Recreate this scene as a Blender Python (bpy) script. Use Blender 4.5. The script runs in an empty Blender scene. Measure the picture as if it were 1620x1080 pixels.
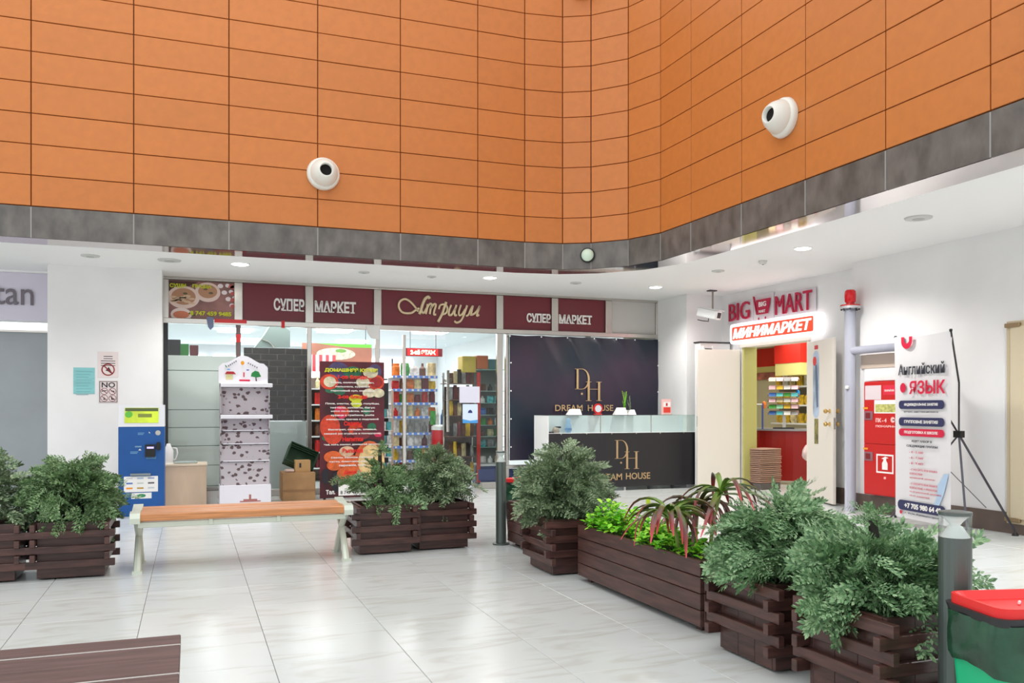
import bpy, math, random
from mathutils import Matrix, Vector
random.seed(7)
SC = bpy.context.scene
COL = SC.collection
# ------------------------------------------------------------------ camera
F = 1355.0; HZ = 645.0; H = 1.2
PHI = math.atan(509 / F); S_, C_ = math.sin(PHI), math.cos(PHI)
cam = bpy.data.cameras.new('camera'); camo = bpy.data.objects.new('camera', cam); COL.objects.link(camo)
cam.sensor_width = 36; cam.lens = 36 * F / 1620; cam.shift_y = 105 / 1620.0
camo.location = (0, 0, H); camo.rotation_euler = (math.pi / 2, 0, -PHI); SC.camera = camo
cam.clip_end = 200
# ------------------------------------------------------------------ world, lights, exposure
W = bpy.data.worlds.new('world'); SC.world = W; W.use_nodes = True
W.node_tree.nodes['Background'].inputs[0].default_value = (0.965, 0.99, 1.0, 1)
W.node_tree.nodes['Background'].inputs[1].default_value = 0.86
SC.view_settings.view_transform = 'Standard'; SC.view_settings.look = 'None'
SC.view_settings.gamma = 1; SC.view_settings.use_curve_mapping = False
SC.view_settings.exposure = 0.5


def area(name, loc, sx, sy, power, color=(1, 1, 1), rot=(0, 0, 0), parent=None):
    l = bpy.data.lights.new(name, 'AREA'); l.energy = power; l.color = color
    l.shape = 'RECTANGLE'; l.size = sx; l.size_y = sy
    o = bpy.data.objects.new(name, l); COL.objects.link(o); o.location = loc; o.rotation_euler = rot
    if parent: o.parent = parent
    return o


area('skylight_over_atrium', (-1.5, 4.0, 9.0), 9, 8, 200, (1.0, 0.99, 0.97))
# fluorescent light of the two shops, with an added fill behind the glass
area('supermarket_light', (2.6, 14.6, 2.62), 4.6, 3.0, 74, (0.97, 1.0, 1.0))
area('supermarket_light_deep', (3.2, 18.6, 2.62), 4.6, 3.0, 55, (0.97, 1.0, 1.0))
area('window_light', (1.2, 12.75, 2.6), 3.0, .5, 20, (0.97, 1.0, 1.0))  # added lamp, brightens the cabinet backs in the window bays
area('minimarket_light', (8.9, 10.6, 2.36), 1.6, 3.2, 44, (1.0, 0.98, 0.9))


def ray(u, v):
    a = (u - 810) / F
    return (S_ + C_ * a, C_ - S_ * a, (HZ - v) / F)
def onZ(u, v, z=0.0):
    d = ray(u, v); t = (z - H) / d[2]; return Vector((d[0] * t, d[1] * t, z))
def onY(u, v, y):
    d = ray(u, v); t = y / d[1]; return Vector((d[0] * t, y, H + d[2] * t))
def onX(u, v, x):
    d = ray(u, v); t = x / d[0]; return Vector((x, d[1] * t, H + d[2] * t))
# ------------------------------------------------------------------ materials
def lin(c):
    r = []
    for v in c[:3]:
        v /= 255.0
        r.append(v / 12.92 if v <= 0.04045 else ((v + 0.055) / 1.055) ** 2.4)
    return (*r, 1)
_M = {}
def mat(name, c, rough=0.6, metal=0.0, var=0.0, scale=6.0, stretch=(1, 1, 1), emit=0.0, spec=0.5, bump=0.0, rnd=0.0, c2=None):
    if name in _M: return _M[name]
    m = bpy.data.materials.new(name); m.use_nodes = True
    nt = m.node_tree; b = nt.nodes['Principled BSDF']
    b.inputs['Roughness'].default_value = rough; b.inputs['Metallic'].default_value = metal
    b.inputs['Specular IOR Level'].default_value = spec
    b.inputs['Base Color'].default_value = lin(c)
    out = None
    if var or bump or c2:
        tc = nt.nodes.new('ShaderNodeTexCoord'); mp = nt.nodes.new('ShaderNodeMapping')
        mp.inputs['Scale'].default_value = stretch
        oi = nt.nodes.new('ShaderNodeObjectInfo')
        add = nt.nodes.new('ShaderNodeVectorMath'); add.operation = 'MULTIPLY_ADD'
        nt.links.new(oi.outputs['Random'], add.inputs[0]); add.inputs[1].default_value = (37, 23, 11)
        nt.links.new(tc.outputs['Object'], add.inputs[2]); nt.links.new(add.outputs[0], mp.inputs[0])
        nz = nt.nodes.new('ShaderNodeTexNoise'); nz.inputs['Scale'].default_value = scale
        nz.inputs['Detail'].default_value = 5; nt.links.new(mp.outputs[0], nz.inputs[0])
        mx = nt.nodes.new('ShaderNodeMix'); mx.data_type = 'RGBA'
        k = max(0.0, 1 - var)
        mx.inputs[6].default_value = lin([x * k for x in c]) if c2 is None else lin(c2)
        mx.inputs[7].default_value = lin([min(255, x * (1 + var * .5)) for x in c]) if c2 is None else lin(c)
        rm = nt.nodes.new('ShaderNodeMapRange'); rm.inputs[1].default_value = .3; rm.inputs[2].default_value = .7
        nt.links.new(nz.outputs[0], rm.inputs[0]); nt.links.new(rm.outputs[0], mx.inputs[0])
        out = mx.outputs[2]
        nt.links.new(out, b.inputs['Base Color'])
        if bump:
            bp = nt.nodes.new('ShaderNodeBump'); bp.inputs['Strength'].default_value = bump; bp.inputs['Distance'].default_value = .01
            nt.links.new(nz.outputs[0], bp.inputs['Height']); nt.links.new(bp.outputs[0], b.inputs['Normal'])
    if rnd:
        oi2 = nt.nodes.new('ShaderNodeObjectInfo'); hs = nt.nodes.new('ShaderNodeHueSaturation')
        r2 = nt.nodes.new('ShaderNodeMapRange'); r2.inputs[3].default_value = 1 - rnd; r2.inputs[4].default_value = 1 + rnd
        nt.links.new(oi2.outputs['Random'], r2.inputs[0]); nt.links.new(r2.outputs[0], hs.inputs['Value'])
        if out: nt.links.new(out, hs.inputs['Color'])
        else: hs.inputs['Color'].default_value = lin(c)
        nt.links.new(hs.outputs[0], b.inputs['Base Color'])
    if emit:
        b.inputs['Emission Color'].default_value = lin(c); b.inputs['Emission Strength'].default_value = emit
    _M[name] = m; return m
def glassmat(name, tint=(250, 253, 252), gloss=0.10):
    m = bpy.data.materials.new(name); m.use_nodes = True; nt = m.node_tree; nt.nodes.clear()
    o = nt.nodes.new('ShaderNodeOutputMaterial'); t = nt.nodes.new('ShaderNodeBsdfTransparent'); g = nt.nodes.new('ShaderNodeBsdfGlossy')
    t.inputs[0].default_value = lin(tint); g.inputs['Roughness'].default_value = 0.02
    fr = nt.nodes.new('ShaderNodeFresnel'); fr.inputs[0].default_value = 1.45
    mu = nt.nodes.new('ShaderNodeMath'); mu.operation = 'MULTIPLY_ADD'; mu.inputs[1].default_value = .6; mu.inputs[2].default_value = gloss * .05
    nt.links.new(fr.outputs[0], mu.inputs[0])
    mx = nt.nodes.new('ShaderNodeMixShader'); nt.links.new(mu.outputs[0], mx.inputs[0])
    nt.links.new(t.outputs[0], mx.inputs[1]); nt.links.new(g.outputs[0], mx.inputs[2]); nt.links.new(mx.outputs[0], o.inputs[0])
    return m
def ramp_uv(name, stops, rough=.35):
    m = bpy.data.materials.new(name); m.use_nodes = True; nt = m.node_tree; b = nt.nodes['Principled BSDF']
    b.inputs['Roughness'].default_value = rough
    uv = nt.nodes.new('ShaderNodeTexCoord'); sp = nt.nodes.new('ShaderNodeSeparateXYZ'); rp = nt.nodes.new('ShaderNodeValToRGB')
    nt.links.new(uv.outputs['UV'], sp.inputs[0]); nt.links.new(sp.outputs[0], rp.inputs[0]); nt.links.new(rp.outputs[0], b.inputs['Base Color'])
    e = rp.color_ramp.elements
    e[0].position, e[0].color = stops[0][0], lin(stops[0][1]); e[1].position, e[1].color = stops[-1][0], lin(stops[-1][1])
    for p, c in stops[1:-1]:
        x = e.new(p); x.color = lin(c)
    return m

M_white = mat('white_wall_paint', (232, 231, 231), .75, var=.02, scale=2)
M_ceil = mat('ceiling_paint', (240, 239, 238), .8)
M_orange = mat('orange_cladding', (196, 117, 54), .5, var=.03, scale=14, rnd=.03)
M_joint = mat('cladding_backing', (120, 62, 20), .8)
M_stone = mat('grey_granite', (104, 100, 96), .42, var=.22, scale=7, stretch=(1, 1, .6), rnd=.03)
M_grout = mat('floor_grout', (140, 136, 128), .7)
M_steel = mat('brushed_stainless', (200, 196, 190), .22, 1.0)
M_mirror = mat('mirror_metal_ceiling', (214, 206, 204), .06, 1.0)
M_maroon = mat('maroon_board', (110, 32, 44), .32)
M_black = mat('black_plastic', (22, 22, 24), .5)
M_dark = mat('dark_metal', (52, 52, 54), .45, .3)
M_brown = mat('dark_stained_wood', (76, 50, 45), .38, var=.30, scale=5, stretch=(1.2, 1.2, 9), bump=.15, rnd=.12)
M_brownx = mat('dark_stained_slat', (80, 52, 47), .34, var=.28, scale=5, stretch=(1, 1, 8), bump=.15, rnd=.14)
M_soil = mat('planter_soil', (40, 30, 24), .95, var=.4, scale=30)
M_whitepl = mat('white_plastic', (236, 236, 236), .35)
M_whitep = mat('white_paper', (240, 238, 236), .7)
M_lamp = mat('lamp_diffuser', (255, 252, 246), .5, emit=9)
M_tube = mat('fluorescent_diffuser', (250, 253, 255), .5, emit=5)
M_day = mat('daylit_glazing', (238, 246, 255), .5, emit=2.2)
M_glass = glassmat('shop_glass')
M_red = mat('fire_red', (196, 22, 18), .4)
M_blue = mat('terminal_blue', (18, 84, 156), .45, var=.05, scale=3)
M_navy = mat('navy_panel', (24, 46, 112), .45)
M_gold = mat('gold_print', (190, 160, 118), .45, .25)
M_ink = mat('dark_ink', (38, 38, 46), .6)
M_cream = mat('cream_door_paint', (226, 218, 208), .5)
M_card = mat('cardboard', (166, 128, 88), .8, var=.06, scale=8)
M_green = mat('conifer_green', (78, 112, 72), .6, rnd=0)
M_benchm = mat('cast_pale_metal', (214, 222, 208), .35, .15)
M_benchw = mat('orange_brown_slat', (208, 142, 92), .42, var=.14, scale=6, stretch=(.6, 9, 9), rnd=.06)


def foliage_mat(name, a, b, c):
    m = bpy.data.materials.new(name); m.use_nodes = True; nt = m.node_tree; bs = nt.nodes['Principled BSDF']
    bs.inputs['Roughness'].default_value = .55
    g = nt.nodes.new('ShaderNodeNewGeometry'); rp = nt.nodes.new('ShaderNodeValToRGB')
    nt.links.new(g.outputs['Random Per Island'], rp.inputs[0]); nt.links.new(rp.outputs[0], bs.inputs['Base Color'])
    e = rp.color_ramp.elements; e[0].color = lin(a); e[1].color = lin(c); x = e.new(.5); x.color = lin(b)
    return m
M_con = foliage_mat('conifer_fronds', (76, 108, 66), (116, 150, 100), (160, 188, 140))
M_con2 = foliage_mat('grey_conifer_fronds', (84, 108, 76), (122, 146, 108), (168, 184, 148))
M_con3 = foliage_mat('blue_green_fronds', (78, 116, 76), (118, 158, 110), (166, 196, 150))
M_lime = foliage_mat('lime_leaves', (72, 160, 20), (120, 206, 30), (180, 232, 70))
M_trunk = mat('dark_trunk', (44, 38, 34), .7, var=.3, scale=20)
# ------------------------------------------------------------------ mesh builder
def FY(x, y, z): return Matrix(((1, 0, 0, x), (0, 0, -1, y), (0, 1, 0, z), (0, 0, 0, 1)))      # a right, b up, c to viewer (-Y)
def FX(x, y, z): return Matrix(((0, 0, -1, x), (-1, 0, 0, y), (0, 1, 0, z), (0, 0, 0, 1)))     # a = -Y, b up, c = -X
def FV(x, y, z, ang):                                                                          # upright plane, facing turned by ang about Z from -Y
    return Matrix.Translation((x, y, z)) @ Matrix.Rotation(ang, 4, 'Z') @ FY(0, 0, 0)
I4 = Matrix.Identity(4)
class MB:
    def __init__(s, M=None): s.v = []; s.f = []; s.uv = None; s.M = M or I4
    def add(s, vs, fs):
        n = len(s.v)
        for p in vs: s.v.append(s.M @ Vector(p))
        for f in fs: s.f.append([n + i for i in f])
        return s
    def box(s, x0, x1, y0, y1, z0, z1):
        return s.add([(x0, y0, z0), (x1, y0, z0), (x1, y1, z0), (x0, y1, z0), (x0, y0, z1), (x1, y0, z1), (x1, y1, z1), (x0, y1, z1)],
                     [(0, 3, 2, 1), (4, 5, 6, 7), (0, 1, 5, 4), (1, 2, 6, 5), (2, 3, 7, 6), (3, 0, 4, 7)])
    def bev(s, x0, x1, y0, y1, z0, z1, r=.006):
        # box with chamfered edges
        P = []
        for sx, x in ((1, x0), (-1, x1)):
            for sy, y in ((1, y0), (-1, y1)):
                for sz, z in ((1, z0), (-1, z1)):
                    P += [(x, y + sy * r, z + sz * r), (x + sx * r, y, z + sz * r), (x + sx * r, y + sy * r, z)]
        i = lambda a, b, c, k: ((a * 2 + b) * 2 + c) * 3 + k
        F_ = []
        for a in (0, 1): F_.append([i(a, 0, 0, 0), i(a, 0, 1, 0), i(a, 1, 1, 0), i(a, 1, 0, 0)])
        for b in (0, 1): F_.append([i(0, b, 0, 1), i(0, b, 1, 1), i(1, b, 1, 1), i(1, b, 0, 1)])
        for c in (0, 1): F_.append([i(0, 0, c, 2), i(0, 1, c, 2), i(1, 1, c, 2), i(1, 0, c, 2)])
        for a in (0, 1):
            for b in (0, 1): F_.append([i(a, b, 0, 0), i(a, b, 1, 0), i(a, b, 1, 1), i(a, b, 0, 1)])
            for c in (0, 1): F_.append([i(a, 0, c, 0), i(a, 1, c, 0), i(a, 1, c, 2), i(a, 0, c, 2)])
        for b in (0, 1):
            for c in (0, 1): F_.append([i(0, b, c, 1), i(1, b, c, 1), i(1, b, c, 2), i(0, b, c, 2)])
        for a in (0, 1):
            for b in (0, 1):
                for c in (0, 1): F_.append([i(a, b, c, 0), i(a, b, c, 1), i(a, b, c, 2)])
        return s.add(P, F_)
    def quad(s, *p): return s.add(p, [tuple(range(len(p)))])
    def prism(s, pts, c0, c1):
        n = len(pts)
        return s.add([(x, y, c0) for x, y in pts] + [(x, y, c1) for x, y in pts],
                     [tuple(reversed(range(n))), tuple(range(n, 2 * n))] + [(i, (i + 1) % n, n + (i + 1) % n, n + i) for i in range(n)])
    def lathe(s, prof, n=20, cx=0, cy=0, axis='z', cap=True):
        V = []
        for r, h in prof:
            for k in range(n):
                a = 2 * math.pi * k / n; p = (r * math.cos(a), r * math.sin(a), h)
                if axis == 'y': p = (p[0], p[2], p[1])
                if axis == 'x': p = (p[2], p[0], p[1])
                V.append((p[0] + cx, p[1] + cy, p[2]) if axis == 'z' else p)
        Fs = []
        for j in range(len(prof) - 1):
            for k in range(n):
                Fs.append((j * n + k, j * n + (k + 1) % n, (j + 1) * n + (k + 1) % n, (j + 1) * n + k))
        if cap: Fs += [tuple(range(n)), tuple(range((len(prof) - 1) * n, len(prof) * n))]
        return s.add(V, Fs)
    def tube(s, pts, r, n=8, flat=1.0):
        pts = [Vector(p) for p in pts]; V = []; m = len(pts)
        up0 = None
        for i, p in enumerate(pts):
            t = (pts[min(i + 1, m - 1)] - pts[max(i - 1, 0)]).normalized()
            if up0 is None:
                up0 = Vector((0, 0, 1)) if abs(t.z) < .9 else Vector((1, 0, 0))
            a = t.cross(up0).normalized(); b = a.cross(t).normalized(); up0 = b
            rr = r[i] if isinstance(r, (list, tuple)) else r
            for k in range(n):
                w = 2 * math.pi * k / n; V.append(p + a * rr * math.cos(w) + b * rr * math.sin(w) * flat)
        Fs = [(j * n + k, j * n + (k + 1) % n, (j + 1) * n + (k + 1) % n, (j + 1) * n + k) for j in range(m - 1) for k in range(n)]
        Fs += [tuple(range(n)), tuple(range((m - 1) * n, m * n))]
        return s.add(V, Fs)
    def disc(s, r, c, n=20, cx=0, cy=0, ry=None):
        ry = ry or r
        return s.add([(cx + r * math.cos(2 * math.pi * k / n), cy + ry * math.sin(2 * math.pi * k / n), c) for k in range(n)], [tuple(range(n))])
    def text(s, body, cx, cy, w, h, c=.002, depth=.002, bold=0.0, shear=0.0):
        cu = bpy.data.curves.new('t', 'FONT'); cu.body = body; cu.offset = bold; cu.shear = shear; cu.resolution_u = 3
        cu.extrude = .01
        o = bpy.data.objects.new('t', cu); me = o.to_mesh()
        vs = [v.co.copy() for v in me.vertices]; fs = [tuple(p.vertices) for p in me.polygons]
        o.to_mesh_clear(); bpy.data.objects.remove(o); bpy.data.curves.remove(cu)
        x0 = min(v.x for v in vs); x1 = max(v.x for v in vs); y0 = min(v.y for v in vs); y1 = max(v.y for v in vs)
        sx = w / (x1 - x0); sy = (h / (y1 - y0)) if h else sx
        return s.add([((v.x - (x0 + x1) / 2) * sx + cx, (v.y - (y0 + y1) / 2) * sy + cy, c + (v.z + .01) / .02 * depth) for v in vs], fs)
    def mesh(s, name, m, org=Vector((0, 0, 0)), smooth=False):
        me = bpy.data.meshes.new(name); me.from_pydata([tuple(v - org) for v in s.v], [], s.f)
        if m: me.materials.append(m)
        if smooth: me.polygons.foreach_set('use_smooth', [True] * len(me.polygons))
        me.update(); return me
    def build(s, name, m, parent=None, smooth=False, label=None, kind=None):
        if parent is not None:
            org = Vector((0, 0, 0)); p = parent
            while p is not None: org += p.location; p = p.parent
            o = bpy.data.objects.new(name, s.mesh(name, m, org, smooth)); o.parent = parent
        else:
            xs = [v.x for v in s.v]; ys = [v.y for v in s.v]; zs = [v.z for v in s.v]
            org = Vector(((min(xs) + max(xs)) / 2, (min(ys) + max(ys)) / 2, min(zs)))
            o = bpy.data.objects.new(name, s.mesh(name, m, org, smooth)); o.location = org
        COL.objects.link(o)
        if label: o['label'] = label
        if kind: o['kind'] = kind
        return o
def thing(name, loc, label=None, cat=None, group=None, kind=None):
    o = bpy.data.objects.new(name, None); COL.objects.link(o); o.location = loc; o.empty_display_size = .1
    tag(o, label, cat, group, kind); return o
def tag(o, label=None, cat=None, group=None, kind=None):
    if label: o['label'] = label
    if cat: o['category'] = cat
    if group: o['group'] = group
    if kind: o['kind'] = kind
    return o
def put(name, me, parent=None, loc=(0, 0, 0), rot=(0, 0, 0), scale=None):
    o = bpy.data.objects.new(name, me); COL.objects.link(o); o.parent = parent; o.location = loc; o.rotation_euler = rot
    if scale: o.scale = scale
    return o
def rr(w, h, r, n=5, cx=0, cy=0):
    P = []
    for sx, sy, a0 in ((1, 1, 0), (-1, 1, 90), (-1, -1, 180), (1, -1, 270)):
        for k in range(n + 1):
            a = math.radians(a0 + 90 * k / n); P.append((cx + sx * (w / 2 - r) + r * math.cos(a), cy + sy * (h / 2 - r) + r * math.sin(a)))
    return P

# ================================================================== SETTING
ZC = 2.92; YS = 12.1; XW = 7.35; XD = 7.65; YO = 9.42; XO = 4.94; ZM = 2.85
# floor: grout bed and square tiles
floor = MB().box(-7, 12, -4, 22, -.06, -.006).build('floor', M_grout, kind='structure')
PT = .625; X0t = -.885 + .0; Y0t = 4.145
def tile_material():
    m = bpy.data.materials.new('polished_marble_tile'); m.use_nodes = True; nt = m.node_tree; b = nt.nodes['Principled BSDF']
    tc = nt.nodes.new('ShaderNodeTexCoord'); oi = nt.nodes.new('ShaderNodeObjectInfo')
    mr = nt.nodes.new('ShaderNodeMapping'); mr.inputs['Rotation'].default_value = (0, 0, math.radians(35)); mr.inputs['Scale'].default_value = (1.0, 3.2, 1)
    ma = nt.nodes.new('ShaderNodeVectorMath'); ma.operation = 'MULTIPLY_ADD'; ma.inputs[1].default_value = (.5, .4, .3)
    nt.links.new(oi.outputs['Random'], ma.inputs[0]); nt.links.new(tc.outputs['Object'], ma.inputs[2]); nt.links.new(ma.outputs[0], mr.inputs[0])
    nz = nt.nodes.new('ShaderNodeTexNoise'); nz.inputs['Scale'].default_value = 1.7; nz.inputs['Detail'].default_value = 4; nz.inputs['Distortion'].default_value = 1.2
    nt.links.new(mr.outputs[0], nz.inputs[0])
    rp = nt.nodes.new('ShaderNodeValToRGB'); e = rp.color_ramp.elements
    e[0].position = .28; e[0].color = lin((196, 195, 189)); e[1].position = .50; e[1].color = lin((213, 218, 217))
    nt.links.new(nz.outputs[0], rp.inputs[0]); nt.links.new(rp.outputs[0], b.inputs['Base Color'])
    b.inputs['Roughness'].default_value = .2; b.inputs['Specular IOR Level'].default_value = .45
    return m
M_tile = tile_material()
tme = MB().bev(-.311, .311, -.311, .311, -.01, 0, .0015).mesh('tile', M_tile)
cells = []
for i in range(-10, 21):
    for j in range(-13, 29):
        cx = X0t + PT * (i + .5); cy = Y0t + PT * (j + .5)
        if cx > 11.9 or cx < -6.9 or cy > 21.9 or cy < -3.9: continue
        dep = cx * S_ + cy * C_; lat = cx * C_ - cy * S_
        if dep > 1.5:
            u = 810 + F * lat / dep; v = HZ + F * H / dep
            vis = -80 < u < 1700 and v < 1130 and cy < YS + .3 and not (cx > XW + .3 and cy < 9)
        else: vis = False
        cells.append((0 if vis else 1, dep, cx, cy))
cells.sort()
far = MB()
for k, (nv, dep, cx, cy) in enumerate(cells):
    if k < 298 and not nv: put('tile', tme, floor, (cx - floor.location.x, cy - floor.location.y, -floor.location.z))
    else: far.box(cx - .311, cx + .311, cy - .311, cy + .311, -.01, 0)
far.build('tile_field', M_tile, floor, kind='stuff')

# atrium cladding: path of joints seen from above
ACX, ACY, AR = 3.76, 8.24, 1.18
def arc_hit(u):
    d = ray(u, 0); d2 = Vector((d[0], d[1])); c = Vector((ACX, ACY)); A = d2.dot(d2); B = -2 * d2.dot(c); Cq = c.dot(c) - AR * AR
    t = (-B + math.sqrt(B * B - 4 * A * Cq)) / (2 * A); return (d2.x * t, d2.y * t)
PW = .9125
path = [(-1.446 + PW * k, YO) for k in range(-4, 6)]
path += [(3.70, YO)] + [arc_hit(u) for u in (890, 935, 994, 1045)]
path += [(XO, onX(u, 300, XO).y) for u in (1093, 1173, 1274, 1401, 1567)]
path += [(XO, path[-1][1] - PW * k) for k in range(1, 4)]
wall_at = thing('wall_atrium', (0, 0, 0), kind='structure')
ZB = 3.16; RH = .30; NR = 11
pcache = {}
for k in range(len(path) - 1):
    a = Vector(path[k]); b = Vector(path[k + 1]); L = (b - a).length; ang = math.atan2(b.y - a.y, b.x - a.x)
    key = round(L, 3)
    if key not in pcache:
        pcache[key] = (MB().bev(.005, L - .005, 0, .02, .004, RH - .004, .003).mesh('panel', M_orange),
                       MB().bev(.003, L - .003, 0, .02, 0, ZB - ZM - .006, .002).mesh('stone_panel', M_stone))
    for r in range(NR):
        jig = random.uniform(0, .003)
        n = Vector((math.sin(ang), -math.cos(ang))) * jig
        put('panel', pcache[key][0], wall_at, (a.x + n.x, a.y + n.y, ZB + RH * r), (0, 0, ang))
    put('stone_panel', pcache[key][1], wall_at, (a.x, a.y, ZM), (0, 0, ang))
def offs(d):
    out = []
    for k, p in enumerate(path):
        p = Vector(p); a = Vector(path[max(k - 1, 0)]); b = Vector(path[min(k + 1, len(path) - 1)]); t = (b - a).normalized()
        n = Vector((-t.y, t.x)); out.append(p + n * d)
    return out
bk = MB(); o1 = offs(.018); o2 = offs(.2)
for k in range(len(path) - 1):
    a, b, c, d = o1[k], o1[k + 1], o2[k + 1], o2[k]
    bk.add([(a.x, a.y, ZM + .01), (b.x, b.y, ZM + .01), (c.x, c.y, ZM + .01), (d.x, d.y, ZM + .01), (a.x, a.y, ZB + RH * NR), (b.x, b.y, ZB + RH * NR), (c.x, c.y, ZB + RH * NR), (d.x, d.y, ZB + RH * NR)],
           [(0, 3, 2, 1), (4, 5, 6, 7), (0, 1, 5, 4), (1, 2, 6, 5), (2, 3, 7, 6), (3, 0, 4, 7)])
bk.build('wall_backing', M_joint, wall_at)
gr = MB(); gj = offs(.003)
for k, p in enumerate(gj): gr.box(p.x - .006, p.x + .006, p.y - .006, p.y + .006, ZM, ZB - .01)
gr.build('stone_grout', mat('pale_grout', (150, 148, 144), .7), wall_at)
# mirror strip (soffit edge) and white ceiling
o3 = offs(.0); o4 = offs(.36)
ms = MB()
for k in range(len(path) - 1):
    a, b, c, d = o3[k], o3[k + 1], o4[k + 1], o4[k]
    ms.add([(a.x, a.y, ZM), (b.x, b.y, ZM), (c.x, c.y, ZM), (d.x, d.y, ZM), (c.x, c.y, ZC), (d.x, d.y, ZC)], [(0, 3, 2, 1), (3, 2, 4, 5)])
ms.build('trim_1', M_mirror, kind='structure')
ce = MB(); o5 = offs(.34)
n0 = 0
for k in range(len(path) - 1):
    a, b = o5[k], o5[k + 1]
    if k < 10: c, d = (b.x, 13.0), (a.x, 13.0)
    elif k < 15:
        ca = [(o5[10].x, 13.0), (5.2, 13.0), (6.6, 13.0), (8.2, 13.0), (8.2, 10.5), (8.2, o5[15].y)]
        d, c = ca[k - 10], ca[k - 9]
    else: d, c = (8.2, a.y), (8.2, b.y)
    ce.add([(a.x, a.y, ZC), (b.x, b.y, ZC), (c[0], c[1], ZC), (d[0], d[1], ZC), (a.x, a.y, ZC + .1), (b.x, b.y, ZC + .1), (c[0], c[1], ZC + .1), (d[0], d[1], ZC + .1)],
           [(0, 1, 2, 3), (4, 5, 6, 7), (0, 1, 5, 4), (2, 3, 7, 6)])
ce.build('ceiling', M_ceil, kind='structure')

# ---- left pillar, left shop, storefront walls
xL0, xL1 = -1.60, -.33
pil = MB().box(xL0, xL1, 11.55, 12.6, 0, ZC).build('pillar', M_white, kind='structure')
MB().box(-7, xL0, 12.36, 12.42, 2.29, 2.9).build('wall_lightbox_backing', M_white, kind='structure')
lb = MB(FY(-1.60, 12.30, 2.30)).bev(-2.4, -.02, 0, .60, -.05, .05, .004).build('shop_sign', mat('lilac_white_board', (214, 208, 222), .5))
tag(lb, 'pale lilac sign board with grey letters above the frosted glass shop front', 'sign')
lt = MB(FY(-1.60, 12.24, 2.30)); lt.text('tan', -.47, .31, .44, .24, .0, .012, bold=.004)
lt.build('lettering', mat('grey_letters', (112, 104, 112), .5), lb)
sf = thing('window_1', (-1.9, 12.38, 0), kind='structure')
MB(FY(-1.60, 12.38, 0)).box(-5.4, 0, .0, 2.16, -.01, .01).build('frosted_pane', mat('frosted_film', (158, 164, 168), .35, var=.06, scale=1.2), sf)
MB(FY(-1.60, 12.36, 0)).box(-5.4, 0, 2.16, 2.185, -.02, .02).box(-5.4, -5.36, 0, 2.3, -.02, .02).build('window_frame', M_steel, sf)
MB(FY(-1.60, 12.38, 0)).box(-5.4, 0, 2.19, 2.30, -.004, .004).build('pane', M_glass, sf)
MB().box(-6.9, -1.0, 15.9, 16, 0, 2.9).build('wall_left_shop', M_white, kind='structure')
for k in range(3):
    l = MB().bev(-3.6 + k * 1.0, -2.9 + k * 1.0, 13.0, 15.4, 2.86, 2.90).build('ceiling_light', M_tube)
    tag(l, ['long ceiling light seen over the frosted glass, farthest left', 'long ceiling light seen over the frosted glass, middle one', 'long ceiling light seen over the frosted glass, nearest the white pillar'][k], 'light', 'ceiling lights of the left shop')
# supermarket enclosure
for nm, b in (('wall_left', (-1.0, -.9, 12.6, 22, 0, 3)), ('wall_back', (-1, 8.2, 21.5, 21.6, 0, 3)), ('wall_right', (6.0, 6.1, 12.6, 21.5, 0, 3))):
    MB().box(*b).build(nm, M_white, kind='structure')
MB().box(-1.2, 8.4, 12.2, 22, 2.70, 2.75).build('ceiling_supermarket', mat('shop_ceiling', (222, 228, 230), .8), kind='structure')
MB().box(-7, -1.0, 12.2, 16, 2.90, 2.95).build('ceiling_left_shop', M_ceil, kind='structure')
# storefront frame with mullions
win = thing('window_2', (3.4, YS, 0), kind='structure')
ms_x = [onY(u, 520, YS).x for u in (262, 377, 489, 597, 790, 877, 962, 1040)]
fy = FY(0, YS, 0)
for i, x in enumerate(ms_x):
    w = .055 if i not in (0, 7) else .04
    MB(fy).bev(x - w, x + w, 2.37, 2.885, -.03, .035, .006).build('header_post', M_steel, win)
for i in (0, 1, 2, 3, 4, 7):
    x = ms_x[i]; w = .03 if i < 4 else .045
    MB(fy).bev(x - w, x + w, .09, 2.33, -.03, .03, .006).build('mullion', [M_dark, mat('dark_mullion', (92, 76, 74), .4), M_steel, M_steel, M_steel, None, None, M_steel][i], win)
MB(fy).bev(ms_x[0] - .04, ms_x[7] + .04, 2.31, 2.38, -.045, .045, .006).build('transom', M_steel, win)
MB(fy).bev(ms_x[0] - .04, ms_x[7] + .04, 2.885, 2.92, -.04, .05, .006).build('top_rail', M_steel, win)
MB(fy).bev(ms_x[0] - .04, ms_x[3], 0, .09, -.05, .05, .006).bev(4.05, ms_x[7] + .04, 0, .09, -.05, .05, .006).build('sill', mat('grey_sill', (168, 164, 160), .5), win)
pane = 0
for a, b in ((0, 1), (1, 2), (2, 3), (4, 7)):
    MB(fy).box(ms_x[a] + .03, ms_x[b] - .03, .09, 2.31, -.004, .004).build('pane', M_glass, win)
# reddish seal and tape marks on transom
tp = MB(fy); a = onY(339, 505, YS); b = onY(390, 506, YS); tp.box(a.x, b.x, 2.335, 2.385, .046, .049)
a = onY(447, 505, YS); tp.box(a.x - .02, a.x + .025, 2.29, 2.39, .046, .049)
a = ms_x[1]; tp.box(a - .031, a + .031, 2.08, 2.19, .031, .034)
tp.build('red_tape', mat('red_tape', (196, 20, 26), .4), win)
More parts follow.
